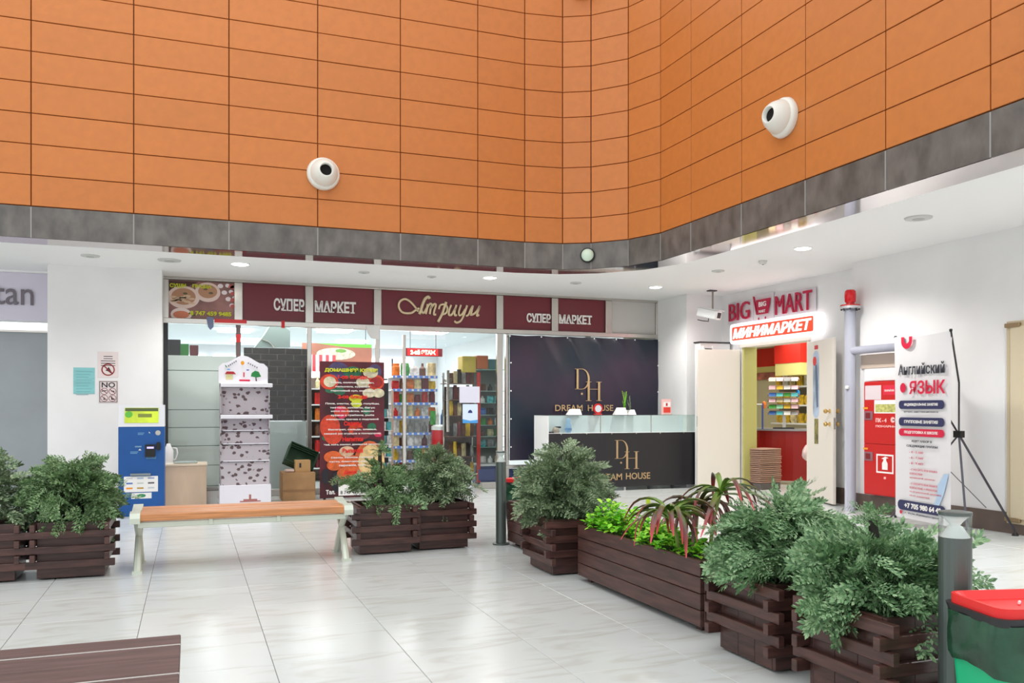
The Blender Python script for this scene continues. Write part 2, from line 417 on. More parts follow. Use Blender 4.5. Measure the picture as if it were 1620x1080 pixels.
# door opening right part: fixed pane with red post (rack seen behind) and swing leaf
dl = thing('door_1', (onY(690, 700, YS).x, YS, 0), kind='structure')
hx = onY(707, 640, YS).x
MB(fy).box(hx - .62, hx - .02, .06, 2.2, -.004, .004).build('pane', M_glass, dl)
MB(fy).tube([(hx, .85, .06), (hx, 1.75, .06)], .022, 10).tube([(hx, 1.0, 0), (hx, 1.0, .06)], .012).tube([(hx, 1.6, 0), (hx, 1.6, .06)], .012).build('handle', M_steel, dl, smooth=True)
MB(fy).box(hx - .66, hx - .62, .0, 2.25, -.02, .02).build('stile', M_steel, dl)
MB(fy).box(hx - .02, ms_x[4] - .05, .09, 2.31, -.004, .004).build('pane', M_glass, dl)

# ---- header sign boards
M_board = M_maroon
def board(i0, i1, label, parts):
    x0, x1 = ms_x[i0] + .055, ms_x[i1] - .055
    o = MB(FY(0, YS + .01, 0)).bev(x0, x1, 2.38, 2.885, -.02, .0, .003).build('sign_board', M_board)
    tag(o, label, 'sign', 'maroon boards over the shop front')
    return o, x0, x1
M_let = mat('white_letters', (236, 232, 228), .5); M_letg = mat('cream_letters', (226, 206, 168), .5)
def serif_word(mb, word, x0, x1, y0, y1, c, depth=.012):
    mb.text(word, (x0 + x1) / 2, (y0 + y1) / 2, x1 - x0, y1 - y0, c, depth, bold=.034)
def footed(mb, x0, x1, n, y0, y1, c):
    # little slab feet under and over the stems
    for k in range(n):
        x = x0 + (x1 - x0) * (k + .5) / n; w = (x1 - x0) / n * .30
        mb.box(x - w, x + w, y0, y0 + .016, c, c + .011)
o, x0, x1 = board(1, 2, 'maroon board reading СУПЕР left of the first МАРКЕТ board', None)
l = MB(FY(0, YS, 0)); a = onY(433, 480, YS).x; serif_word(l, 'СУПЕР', a, x1 - .01, 2.53, 2.70, .0); footed(l, a + .1, x1, 4, 2.53, 2.70, 0); l.build('lettering', M_let, o)
o, x0, x1 = board(2, 3, 'maroon board reading МАРКЕТ directly left of the script name board', None)
l = MB(FY(0, YS, 0)); a = onY(563, 480, YS).x; serif_word(l, 'МАРКЕТ', x0 + .02, a, 2.53, 2.69, .0); footed(l, x0 + .02, a, 6, 2.53, 2.70, 0); l.build('lettering', M_let, o)
o, x0, x1 = board(4, 5, 'maroon board reading СУПЕР right of the script name board', None)
l = MB(FY(0, YS, 0)); a = onY(833, 495, YS).x; serif_word(l, 'СУПЕР', a, x1 - .01, 2.50, 2.64, .0); footed(l, a + .1, x1, 4, 2.50, 2.64, 0); l.build('lettering', M_let, o)
o, x0, x1 = board(5, 6, 'rightmost maroon board reading МАРКЕТ over the black backdrop', None)
l = MB(FY(0, YS, 0)); a = onY(936, 495, YS).x; serif_word(l, 'МАРКЕТ', x0 + .02, a, 2.50, 2.64, .0); footed(l, x0 + .02, a, 6, 2.50, 2.64, 0); l.build('lettering', M_let, o)
# script board, letters drawn as strokes
o, x0, x1 = board(3, 4, 'wide maroon board with Атриум in cream script letters', None)
sc = MB(FY(0, YS - .012, 0))
def stroke(pts, r=.014):
    P = []; n = len(pts)
    for i in range(n - 1):
        p0 = pts[max(i - 1, 0)]; p1 = pts[i]; p2 = pts[i + 1]; p3 = pts[min(i + 2, n - 1)]
        for t in (0, .25, .5, .75):
            q = []
            for d in (0, 1):
                q.append(.5 * (2 * p1[d] + (p2[d] - p0[d]) * t + (2 * p0[d] - 5 * p1[d] + 4 * p2[d] - p3[d]) * t * t + (3 * p1[d] - p0[d] - 3 * p2[d] + p3[d]) * t ** 3))
            P.append((q[0], q[1], 0))
    P.append((*pts[-1], 0)); sc.tube(P, r, 6)
def sx(u): return onY(u, 490, YS).x
def sp(L, r=.017):  # pixel-shaped letter outlines of the photographed script, laid on the board
    stroke([(onY(590 + x / 7.71, 450 + y / 7.71, YS).x, onY(590 + x / 7.71, 450 + y / 7.71, YS).z) for x, y in L], r)
sp([(550, 330), (500, 260), (440, 200), (380, 178), (325, 210), (312, 270), (345, 330), (400, 350), (470, 345), (520, 310), (560, 290)], .016)
sp([(690, 175), (670, 150), (630, 180), (600, 250), (580, 320), (560, 360)], .022)
sp([(600, 250), (590, 300), (600, 345), (625, 335), (650, 290)], .016)
sp([(665, 240), (655, 300), (640, 360)], .017); sp([(655, 290), (690, 235), (715, 245), (700, 300), (690, 360)], .016)
sp([(700, 295), (740, 240), (765, 250), (745, 320), (740, 365), (765, 365)], .016)
sp([(890, 215), (870, 270), (840, 360), (790, 455)], .020); sp([(800, 300), (820, 250), (880, 245), (905, 290), (890, 345), (850, 365)], .015)
sp([(950, 250), (925, 320), (925, 370), (960, 365), (1000, 290)], .016); sp([(1015, 250), (995, 320), (995, 375), (1020, 370)], .016)
sp([(1070, 250), (1045, 330), (1050, 375), (1085, 360), (1120, 300)], .015); sp([(1145, 255), (1110, 360), (1070, 440), (1020, 465), (990, 445)], .016)
sp([(1130, 380), (1160, 370), (1190, 300), (1215, 260), (1200, 330), (1190, 380)], .015); sp([(1200, 370), (1240, 350), (1280, 300), (1300, 260), (1270, 350), (1265, 380), (1290, 370)], .016)
sc.build('lettering', M_letg, o, smooth=True)
# plain pale header panel at the far right
MB(FY(0, YS + .012, 0)).box(ms_x[6] + .05, ms_x[7] - .03, 2.38, 2.885, -.01, .0).build('header_panel', mat('pale_header', (196, 192, 188), .6), win)
# food picture board
x0, x1 = ms_x[0] + .02, ms_x[1] - .03
MB(FY(0, YS + .03, 0)).box(ms_x[0], ms_x[7], 2.35, 2.90, -.012, 0).build('header_backing', mat('header_grey', (170, 166, 162), .6), win)
fb = MB(FY(0, YS + .01, 0)).bev(x0, x1, 2.385, 2.88, -.02, 0, .003).build('picture_board', mat('mauve_table_print', (150, 104, 98), .4, var=.25, scale=3))
tag(fb, 'photo board of sushi and pizza plates with yellow phone number, top left', 'sign')
W_, H_ = x1 - x0, .47
def fbp(name, color, fn, parent=fb, z=.002):
    m = MB(FY(x0, YS + .01, 2.40)); fn(m); m.build(name, mat('print_' + name, color, .45), parent)
fbp('printed_dark_corner', (70, 34, 30), lambda m: m.add([(0.0, .47, .001), (W_ * .45, .47, .001), (0, .28, .001)], [(0, 2, 1)]))
fbp('printed_plate', (226, 200, 190), lambda m: (m.disc(.20, .0015, 28, .20, .26, .15), m.disc(.16, .002, 28, .50, .34, .13)))
fbp('printed_noodles', (178, 130, 98), lambda m: [m.disc(.15, .0025, 24, .20, .27, .11), m.disc(.12, .003, 24, .50, .35, .09)])
fbp('printed_slices', (214, 182, 150), lambda m: [m.disc(.045, .0035, 10, .08 + .055 * (k % 5), .20 + .035 * (k // 5) + .02 * math.sin(k), .014) for k in range(14)])
fbp('printed_herbs', (92, 84, 56), lambda m: [m.disc(.03, .004, 8, p[0], p[1], .016) for p in ((.22, .31), (.47, .38), (.54, .33), (.33, .03), (.29, .05))])
fbp('printed_bowl', (232, 214, 206), lambda m: m.disc(.13, .002, 24, .17, .03, .09))
fbp('printed_soup', (206, 120, 86), lambda m: m.disc(.10, .003, 24, .17, .03, .05))
fbp('printed_rice_roll', (232, 220, 222), lambda m: [m.disc(.036, .003, 12, .66 + .05 * k, .43 - .085 * k, .03) for k in range(4)] + [m.disc(.03, .003, 12, .75 + .045 * k, .44 - .08 * k, .026) for k in range(4)])
fbp('printed_salmon', (198, 92, 84), lambda m: [m.disc(.045, .0035, 12, W_ - .03 - .0 * k, .42 - .085 * k, .026) for k in range(4)] + [m.disc(.04, .0035, 12, .80, .43, .024)])
M_yel = mat('yellow_print', (204, 208, 34), .5)
l = MB(FY(x0, YS, 2.40)); l.text('СУШИ', .13, .41, .20, .055, 0, .003, bold=.05); l.text('ПИЦЦА', .43, .41, .24, .055, 0, .003, bold=.05)
l.text('8 747 459 9485', .54, .055, .52, .06, 0, .003, bold=.04); l.build('lettering', M_yel, fb)

# ---- door wall on the right
dy0, dy1 = 9.20, 10.66     # doorway
dh = 2.12
for b in ((XD, XD + .15, 8.05, dy0, 0, ZC), (XD, XD + .15, dy1, 12.6, 0, ZC), (XD, XD + .15, dy0, dy1, dh, ZC)):
    pass
MB().box(XD, XD + .15, 7.95, dy0, 0, ZC).box(XD, XD + .15, dy1, 11.6, 0, ZC).box(XD, XD + .15, dy0, dy1, dh, ZC).build('wall_right_doorway', M_white, kind='structure')
MB().box(XW, XW + .5, -3, 8.08, 0, ZC).build('wall_right_hall', M_white, kind='structure')
MB().box(7.03, 7.8, 11.2, 12.3, 0, ZC).build('pillar_corner', M_white, kind='structure')
MB().box(XW - .018, XW, -3, 8.08, 0, .20).box(XD - .018, XD, 8.08, dy0, 0, .20).build('baseboard_right', mat('brown_baseboard', (104, 88, 80), .45, var=.1, scale=5), kind='structure')
# pilaster between backdrop and door wall
# minimarket room
MY = mat('yellow_wall_paint', (182, 176, 108), .7); MR = mat('red_frieze', (226, 44, 30), .6)
MB().box(XD + .15, 10.4, 8.1, 8.2, 0, 2.69).box(XD + .15, 10.4, 14.6, 14.68, 0, 2.69).box(10.2, 10.3, 8.1, 14.6, 0, 2.69).box(XD + .15, XD + .2, 11.6, 14.6, 0, 2.69).build('wall_minimarket', mat('pale_cream_wall', (232, 226, 196), .7), kind='structure')
MB().box(XD + .155, 10.19, 8.21, 14.59, 2.42, 2.5).build('ceiling_minimarket', M_ceil, kind='structure')
MB(FX(10.2, 14.5, 0)).box(0, 6.2, 1.98, 2.32, 0, .03).build('trim_3', MR, kind='structure')
MB(FX(10.2, 14.5, 0)).box(0, 6.2, 1.84, 1.98, 0, .02).build('trim_4', mat('yellow_frieze', (240, 230, 150), .6), kind='structure')
col_y1 = onX(1225, 570, 9.6).y; col_y0 = onX(1266, 570, 9.6).y
cb = MB().box(9.6, 10.2, col_y0, col_y1, 1.97, 2.42).build('trim_5', MR, kind='structure')
MB().box(9.61, 10.19, col_y0 + .01, col_y1 - .01, 1.76, 1.97).build('trim_6', mat('yellow_frieze', (240, 230, 150), .6), kind='structure')
# door lining
MB().box(XD - .004, XD + .22, dy1 - .04, dy1 + .004, 0, dh + .05).build('trim_7', MY, kind='structure')
MB().box(XD - .02, XD + .2, dy0 - .01, dy0 + .03, 0, dh + .05).build('trim_8', M_cream, kind='structure')
MB().box(XD - .03, XD + .2, dy0 - .03, dy1 + .03, dh - .03, dh + .03).build('trim_9', M_cream, kind='structure')
# doors
def leaf(name, hinge, free, h):
    hv = Vector(hinge); fv = Vector(free); d = fv - hv; w = d.length; ang = math.atan2(d.y, d.x)
    r = thing(name, (hinge[0], hinge[1], 0), kind='structure')
    M = Matrix.Translation((hinge[0], hinge[1], 0)) @ Matrix.Rotation(ang, 4, 'Z')
    MB(M).bev(.005, w, -.02, .02, .02, h, .004).build('door_panel', M_cream, r)
    return r, M, w
d2, Mh, w2 = leaf('door_2', (XD - .02, 10.70), (6.98, 10.84), 2.06)
kn = MB(Mh)
def knob(mb, M, x, side, z=1.0):
    mb.M = M @ Matrix.Translation((x, 0, z)); mb.lathe([(.027, side * .02), (.027, side * .028), (.011, side * .03), (.011, side * .055), (.026, side * .062), (.030, side * .078), (.024, side * .092), (0.005, side * .095)], 14, axis='y')
knob(kn, Mh, w2 - .07, -1); knob(kn, Mh, w2 - .07, 1) if False else None
M_brass = mat('brass', (206, 170, 104), .28, 1.0)
kn.build('door_knob', M_brass, d2, smooth=True)
MB(Mh).box(w2 - .001, w2 + .003, -.012, .012, .92, 1.08).build('latch_plate', M_steel, d2)
MB(Mh).box(w2 - .14, w2 - .07, -.023, -.02, 1.98, 2.0).build('closer_mark', M_black, d2)
d3, Mh3, w3 = leaf('door_3', (XD - .03, 9.18), (7.36, 8.40), 2.06)
# visible face is toward -x: local side
sd = 1 if (Mh3.to_3x3() @ Vector((0, 1, 0))).x < 0 else -1
kn = MB()
for s_ in (sd, -sd): knob(kn, Mh3, w3 - .09, s_, 1.0); knob(kn, Mh3, w3 - .09, s_, 1.16)
kn.build('door_knob', M_brass, d3, smooth=True)
MB(Mh3).box(w3 - .001, w3 + .003, -.012, .012, .94, 1.08).build('latch_plate', M_steel, d3)
ang3 = math.atan2(8.40 - 9.18, 7.36 - (XD - .03))
Mf3 = Mh3 @ Matrix(((1, 0, 0, 0), (0, 0, 1 if sd > 0 else -1, .021 * sd), (0, 1, 0, 0), (0, 0, 0, 1)))
MB(Mf3).prism(rr(.2, .86, .09, 6, .30, 1.50), 0, .002).build('printed_sheet', mat('toothbrush_sheet', (170, 186, 208), .5, var=.25, scale=4), d3)
MB(Mf3).disc(.06, .003, 16, .26, 1.80).build('sheet_badge', mat('badge_red', (214, 50, 44), .5), d3)
MB(Mf3).prism([(.33, 1.2), (.37, 1.22), (.36, 1.55), (.32, 1.75), (.28, 1.75), (.29, 1.5)], .003, .005).build('printed_figure', mat('figure_slate', (84, 102, 128), .5), d3)
MB(Mf3).box(.25, .36, 1.95, 2.0, 0, .002).build('sheet_tab', mat('tab_red', (200, 40, 60), .5), d3)
MB(Mf3).box(.25, .37, .74, 1.06, .0, .002).build('photo_strip', mat('olive_strip', (120, 112, 62), .5, var=.5, scale=18), d3)

# big mart letters and lit box over the doorway
M_bm = mat('crimson_letters', (178, 14, 60), .45)
bm = thing('shop_sign', (XD, 9.8, 2.5), 'crimson cut-out letters with a shopping cart over the double doors', 'sign')
yl = onX(1157, 495, XD).y; yr = onX(1290, 475, XD).y
L = yl - yr; zb = 2.50
fx = FX(XD, yl, zb)
l = MB(fx); l.text('BIG', L * .15, .125, L * .27, .26, .05, .02, bold=0); l.build('lettering', M_bm, bm)
l = MB(fx); l.text('MART', L * .80, .115, L * .40, .26, .05, .02, bold=0); l.build('lettering', M_bm, bm)
ct = MB(fx); x_ = L * .36
ct.prism([(x_ + .02, .24), (L * .54, .24), (L * .51, .03), (x_ + .05, .03)], .05, .07)
ct.prism([(x_ - .05, .30), (x_ - .03, .30), (x_ + .05, .03), (x_ + .03, .03)], .05, .07)
ct.disc(.02, .07, 12, x_ + .09, -.03); ct.disc(.02, .07, 12, L * .49, -.03); ct.build('cart_emblem', M_bm, bm)
w_ = MB(fx); w_.text('BIG', L * .455, .17, .17, .07, .071, .003, bold=.03); w_.build('emblem_lettering', M_let, bm); w_ = MB(fx); w_.text('MART', L * .45, .07, .15, .04, .071, .003, bold=.02); w_.build('emblem_lettering', M_let, bm)
M_acr = glassmat('clear_acrylic')
MB(fx).box(-.04, L * .31, -.04, .28, .02, .03).box(L * .57, L + .04, -.04, .28, .02, .03).box(x_ - .08, L * .56, -.06, .32, .02, .03).build('backing_plate', mat('clear_backing', (214, 208, 212), .3), bm)
lbx = thing('lightbox', (XD, 9.8, 2.2), 'glowing white-edged red lightbox sign over the double doors', 'sign')
y1_, y0_ = onX(1155, 527, XD - .15).y, onX(1291, 512, XD - .15).y
Lb = y1_ - y0_; zc_ = onX(1222, 520, XD - .15).z
fb2 = FX(XD, y1_, zc_)
MB(fb2).prism(rr(Lb, .29, .05, 5, Lb / 2, 0), .001, .15).build('case', mat('lit_white_case', (255, 250, 252), .4, emit=1.1), lbx)
MB(fb2).prism(rr(Lb - .10, .20, .02, 3, Lb / 2, 0), .15, .153).build('red_face', mat('lit_red_face', (240, 62, 40), .4, emit=1.0), lbx)
l = MB(fb2); l.text('МИНИМАРКЕТ', Lb / 2, 0, Lb - .16, .145, .154, .006, bold=.03, shear=.25); l.build('lettering', mat('lit_letters', (255, 252, 250), .4, emit=1.3), lbx)

# ================================================================== PLANTERS
def planter_box(x0, y0, w=.43, d=.43, swap=False, label='', hgt=.40, n=3):
    """square planter of inner planks with stacked crossed slats"""
    t = thing('wooden_planter', (x0 + w / 2, y0 + d / 2, 0), label, 'planter')
    def P(name, m, mtl=M_brown): return m.build(name, mtl, t)
    th = .022
    for side in range(4):
        for k in range(n):
            if side in (0, 2):
                a0 = x0 + w * k / n + .0015; a1 = x0 + w * (k + 1) / n - .0015; yy = y0 if side == 0 else y0 + d - th
                P('plank', MB().bev(a0, a1, yy, yy + th, .012, hgt, .002))
            else:
                a0 = y0 + th + (d - 2 * th) * k / n + .0015; a1 = y0 + th + (d - 2 * th) * (k + 1) / n - .0015; xx = x0 if side == 3 else x0 + w - th
                P('plank', MB().bev(xx, xx + th, a0, a1, .012, hgt, .002))
    e = .068; s = .036; g = .001
    xz = [.082, .186, .290]; yz = [.134, .238, .342]
    if swap: xz, yz = [.134, .238, .342], [.082, .186, .290]
    for z in xz:
        for yy in (y0 - s, y0 + d): P('slat', MB().bev(x0 - e, x0 + w + e, yy + g, yy + s - g, z, z + .05, .003), M_brownx)
    for z in yz:
        for xx in (x0 - s, x0 + w): P('slat', MB().bev(xx + g, xx + s - g, y0 - e, y0 + d + e, z, z + .05, .003), M_brownx)
    MB().box(x0 + th, x0 + w - th, y0 + th, y0 + d - th, .05, hgt - .05).build('soil', M_soil, t)
    return t
def planter_long(x0, y0, w, d, hgt, label):
    t = thing('wooden_planter', (x0 + w / 2, y0 + d / 2, 0), label, 'planter')
    n = 4; z0 = .035; ph = (hgt - z0) / n
    for k in range(n):
        a, b = z0 + ph * k + .002, z0 + ph * (k + 1) - .002
        for xx in (x0, x0 + w - .025): MB().bev(xx, xx + .025, y0, y0 + d, a, b, .003).build('plank', M_brownx, t)
        for yy in (y0 + .0, y0 + d - .025): MB().bev(x0 + .027, x0 + w - .027, yy, yy + .025, a, b, .003).build('plank', M_brownx, t)
    for xx in (x0 + .05, x0 + w - .1):
        for yy in (y0 + .06, y0 + d - .11): MB().box(xx, xx + .05, yy, yy + .05, 0, .07).build('foot', M_brown, t)
    MB().box(x0 + .027, x0 + w - .027, y0 + .027, y0 + d - .027, .07, hgt - .05).build('soil', M_soil, t)
    return t
planter_box(-1.56, 6.73, label='crossed-slat planter cut off by the left edge of the picture', n=1)
planter_box(-1.00, 6.73, label='crossed-slat planter just left of the orange-topped bench', n=1)
planter_box(1.29, 6.96, label='crossed-slat planter touching the right end of the orange-topped bench', n=1)
planter_box(1.80, 7.01, label='crossed-slat planter between the bench-end planter and the far grey bollard', n=1)
planter_box(2.42, 5.62, swap=True, label='crossed-slat planter under the biggest rounded bush, beyond the lime-green herbs', n=1)
planter_box(2.47, 3.20, swap=False, label='crossed-slat planter between the long herb planter and the nearest planter')
planter_box(2.47, 2.54, swap=False, label='nearest crossed-slat planter beside the close grey bollard')
planter_long(2.61, 6.14, .42, .92, .39, 'short plain-board planter behind the far grey bollard')
planter_long(2.53, 3.90, .42, 1.53, .39, 'long plain-board planter holding the lime-green herbs')

# ---- conifer shrubs
import numpy as np
def frond(rng, L=.13):
    Q = []
    def leaf(p, a, l, w, z):
        d = np.array([math.cos(a), math.sin(a), z]); n = np.array([-math.sin(a), math.cos(a), 0.15])
        Q.append([p, p + d * l * .5 + n * w, p + d * l, p + d * l * .5 - n * w])
    nb = 5
    for i in range(nb):
        t = (i + .4) / nb; p = np.array([L * t, 0, -.10 * L * t * t * 4 * .5])
        for s in (-1, 1):
            a = s * (0.75 - .25 * t); bl = L * (.42 - .22 * t)
            for j in range(3):
                q = p + np.array([math.cos(a), math.sin(a), .05]) * bl * (j + .2) / 3
                leaf(q, a + s * .5 * rng.uniform(.3, 1.3), .022, .0055, rng.uniform(-.4, .5)); leaf(q, a - s * .5, .022, .0055, rng.uniform(-.4, .5))
            leaf(p + np.array([math.cos(a), math.sin(a), .05]) * bl, a, .022, .006, 0)
        leaf(p, 0, L / nb, .004, 0)
    leaf(np.array([L * .95, 0, -.2 * L]), 0, .03, .006, 0)
    return np.array(Q)
_rng = random.Random(3)
FR = [frond(_rng, .11 + .015 * k) for k in range(4)]
def shrub(cx, cy, z0, rx, ry, hz, n, seed, m, label, trunk=(.55, .014), low=.12, sparse=0.0, lean=0.0, droop=.25):
    rng = random.Random(seed); t = thing('conifer_shrub', (cx, cy, z0), label, 'shrub')
    tw = MB(); allq = []
    th = hz * trunk[0]
    MB().tube([(cx, cy, z0 - .03), (cx + lean * .3, cy, z0 + th * .5), (cx + lean, cy, z0 + th)], [trunk[1] * 1.2, trunk[1], trunk[1] * .7], 7).build('trunk', M_trunk, t)
    nb = max(8, n // 8)
    for b in range(nb):
        az = rng.uniform(0, 2 * math.pi); el = rng.uniform(-.25, 1.45) if rng.random() > .25 else rng.uniform(-.3, .4)
        hb = rng.uniform(.05, .55) * hz
        d = np.array([math.cos(az) * math.cos(el) * rx, math.sin(az) * math.cos(el) * ry, math.sin(el) * (hz - hb)])
        r = rng.uniform(.75, 1.05); tip = np.array([cx, cy, z0 + hb]) + d * r
        root = np.array([cx, cy, z0 + hb * .4])
        mid = root * .5 + tip * .5 + np.array([0, 0, .04 + .05 * rng.random()])
        tw.tube([root, mid, tip], [.004, .003, .0015], 3)
        for k in range(8):
            s = 1 - (k / 8.0) * rng.uniform(.55, .85)
            p = root * (1 - s) ** 2 + 2 * mid * s * (1 - s) + tip * s * s + np.array([rng.gauss(0, .018) for _ in range(3)])
            yaw = az + rng.uniform(-1.3, 1.3); pit = el * .5 - droop + rng.uniform(-.5, .5)
            if p[2] < z0 + .0: pit -= .5
            R = np.array((Matrix.Rotation(yaw, 3, 'Z') @ Matrix.Rotation(-pit, 3, 'Y') @ Matrix.Rotation(rng.uniform(-1.4, 1.4), 3, 'X')))
            q = FR[rng.randrange(4)] * rng.uniform(.75, 1.2)
            allq.append((q.reshape(-1, 3) @ R.T + p))
    if trunk[0] > .9:
        for k in range(10):
            R = np.array((Matrix.Rotation(k * .7, 3, 'Z') @ Matrix.Rotation(-rng.uniform(-.2, 1.2), 3, 'Y') @ Matrix.Rotation(rng.uniform(-1, 1), 3, 'X')))
            allq.append((FR[k % 4] * .7).reshape(-1, 3) @ R.T + np.array([cx + lean, cy, z0 + th - .01]))
    V = np.concatenate(allq) - np.array([cx, cy, z0]); nq = len(V) // 4
    # keep needles from sinking into the soil
    V[:, 2] = np.maximum(V[:, 2], -.16)
    me = bpy.data.meshes.new('foliage'); me.vertices.add(len(V)); me.vertices.foreach_set('co', V.astype('f').ravel())
    me.loops.add(nq * 4); me.loops.foreach_set('vertex_index', np.arange(nq * 4, dtype='i'))
    me.polygons.add(nq); me.polygons.foreach_set('loop_start', np.arange(0, nq * 4, 4, dtype='i')); me.polygons.foreach_set('loop_total', np.full(nq, 4, dtype='i'))
    me.materials.append(m); me.update(calc_edges=True)
    o = put('foliage', me, t); o['kind'] = 'stuff'
    q = tw.build('twigs', M_trunk, t); q['kind'] = 'stuff'
    return t
shrub(-1.42, 6.95, .40, .34, .26, .44, 300, 11, M_con2, 'grey-green conifer bush cut off by the left edge of the picture', trunk=(.4, .01))
shrub(-.80, 6.95, .38, .31, .26, .43, 560, 12, M_con, 'wide dark-green conifer bush beside the blue payment terminal', trunk=(.6, .012))
shrub(1.50, 7.17, .38, .27, .22, .32, 190, 13, M_con, 'thin conifer with bare black trunk at the right end of the bench', trunk=(1.45, .022), low=.0)
shrub(2.02, 7.23, .38, .27, .24, .42, 330, 14, M_con2, 'tall loose conifer bush in front of the lit snack shelves', trunk=(1.0, .016))
shrub(2.62, 5.86, .38, .27, .28, .50, 760, 15, M_con2, 'biggest rounded conifer bush in front of the black counter', trunk=(.6, .014))
shrub(2.70, 3.45, .38, .31, .30, .38, 560, 16, M_con3, 'bluish-green conifer bush between the red-tipped plants and the nearest bush', trunk=(.95, .014))
shrub(2.70, 2.82, .38, .33, .28, .26, 480, 17, M_con3, 'nearest conifer bush with a cut black trunk sticking up from it', trunk=(1.35, .026), lean=-.03)
# little sprout on top of nearest trunk
# ---- lime-green herbs
def herb(cx, cy, z0, r, h, n, seed, label):
    rng = random.Random(seed); t = thing('leafy_herb', (cx, cy, z0), label, 'plant', 'lime-green herbs in the long planter')
    m = MB(); st = MB()
    for k in range(n):
        az = rng.uniform(0, 6.28); q = math.sqrt(rng.random()); x = cx + r * q * math.cos(az); y = cy + r * q * math.sin(az)
        z = z0 + h * (1 - q * q * .7) * rng.uniform(.35, 1.0)
        if k % 6 == 0: st.tube([(cx + (x - cx) * .3, cy + (y - cy) * .3, z0 - .03), (x, y, z)], .002, 3)
        s = rng.uniform(.018, .034); yaw = rng.uniform(0, 6.28); pit = rng.uniform(-.3, .9)
        M = Matrix.Translation((x, y, z)) @ Matrix.Rotation(yaw, 4, 'Z') @ Matrix.Rotation(-pit, 4, 'Y')
        m.M = M
        m.add([(0, 0, 0), (s * .5, s * .55, .004), (s * 1.1, s * .6, 0), (s * 1.5, 0, -.006), (s * 1.1, -s * .6, 0), (s * .5, -s * .55, .004)], [(0, 1, 2, 3), (0, 3, 4, 5)])
    o = m.build('foliage', M_lime, t); o['kind'] = 'stuff'
    o = st.build('stems', mat('herb_stem', (70, 120, 30), .6), t); o['kind'] = 'stuff'
hl = ['farthest clump of lime-green herbs, touching the big rounded bush', 'lime-green herb clump with a tall point, next to the tagged stick', 'lime-green herb clump right behind the tagged stick',
      'lime-green herb clump left of the drooping red-tipped leaves', 'lime-green herb clump under the drooping red-tipped leaves', 'small lime-green herb clump right of the red tips at the board edge']
for k, (x, y, r, h, n) in enumerate([(2.70, 5.28, .17, .20, 300), (2.68, 5.02, .16, .20, 260), (2.75, 4.80, .15, .14, 220), (2.70, 4.58, .17, .13, 260), (2.68, 4.34, .15, .11, 200), (2.66, 4.08, .12, .10, 130)]):
    herb(x, y, .36, r, h, n, 40 + k, hl[k])
# ---- red tipped strap-leaf plants
M_strap = ramp_uv('strap_leaf', [(0, (120, 160, 60)), (.35, (104, 132, 60)), (.6, (96, 66, 58)), (.8, (150, 54, 54)), (1, (226, 84, 92))], .28)
M_strap2 = ramp_uv('dark_strap_leaf', [(0, (110, 140, 60)), (.3, (84, 78, 52)), (.7, (110, 76, 74)), (1, (190, 120, 116))], .28)
def strap_plant(cx, cy, z0, h, n, seed, mtl, label, lmin, lmax, bias=0, lean=(0, 0)):
    rng = random.Random(seed); t = thing('strap_leaf_plant', (cx, cy, z0), label, 'plant', 'red-tipped strap-leaf plants')
    tx, ty = cx + lean[0], cy + lean[1]
    MB().tube([(cx, cy, z0 - .04), (cx + lean[0] * .4, cy + lean[1] * .4, z0 + h * .55), (tx, ty, z0 + h)], [.012, .010, .008], 6).build('stem', mat('strap_stem', (120, 140, 60), .5), t)
    for k in range(n):
        az = 2 * math.pi * (k + rng.uniform(-.3, .3)) / n + bias; L = rng.uniform(lmin, lmax); el = rng.uniform(.15, 1.1); w = rng.uniform(.013, .020)
        m = MB(); P = []; dr = rng.uniform(.8, 1.5)
        x, y, z = tx, ty, z0 + h - .03 * rng.random(); e = el; ns = 9; tw = rng.uniform(-.5, .5)
        dx, dy = math.cos(az), math.sin(az)
        for i in range(ns + 1):
            t_ = i / ns; ww = w * (1 - t_ ** 3 * .85) * (.6 + .8 * min(1, t_ * 4) * .5)
            nx, ny = -dy * ww, dx * ww
            P += [(x + nx, y + ny, z + ww * .5), (x, y, z - ww * .25), (x - nx, y - ny, z + ww * .5)]
            x += dx * math.cos(e) * L / ns; y += dy * math.cos(e) * L / ns; z += math.sin(e) * L / ns
            e = max(-dr, el - (el + dr) * ((i + 1) / ns) * 1.35); dx, dy = dx * math.cos(tw / ns) - dy * math.sin(tw / ns), dx * math.sin(tw / ns) + dy * math.cos(tw / ns)
            if z < z0 - .2: z = z0 - .2
        Fc = []
        for i in range(ns):
            a = i * 3; Fc += [(a, a + 1, a + 4, a + 3), (a + 1, a + 2, a + 5, a + 4)]
        m.add(P, Fc); o = m.build('leaf', mtl, t, smooth=True)
        me = o.data; ul = me.uv_layers.new(name='uv')
        for lp in me.loops: ul.data[lp.index].uv = ((lp.vertex_index // 3) / ns, .5)
strap_plant(2.62, 4.24, .36, .24, 30, 5, M_strap, 'near strap-leaf plant drooping red tips over the planter board', .28, .46, lean=(-.10, -.05))
strap_plant(2.82, 4.40, .36, .24, 30, 6, M_strap2, 'far strap-leaf plant arching with dark red-brown leaves', .24, .42, lean=(.02, .0))
strap_plant(2.74, 4.14, .36, .37, 18, 8, M_strap, 'tallest strap-leaf plant whose red tips reach toward the open door', .30, .46, bias=-1.2, lean=(.10, .02))
st = thing('plant_marker', (2.86, 5.03, .35), 'thin dark stick with a yellow-green tag standing in the herbs', 'marker')
MB().tube([(2.86, 5.03, .33), (2.86, 5.03, .56)], .004, 6).build('stick', M_black, st)
MB().bev(2.845, 2.875, 5.027, 5.033, .54, .60, .001).build('tag', mat('lime_tag', (196, 214, 40), .5), st)

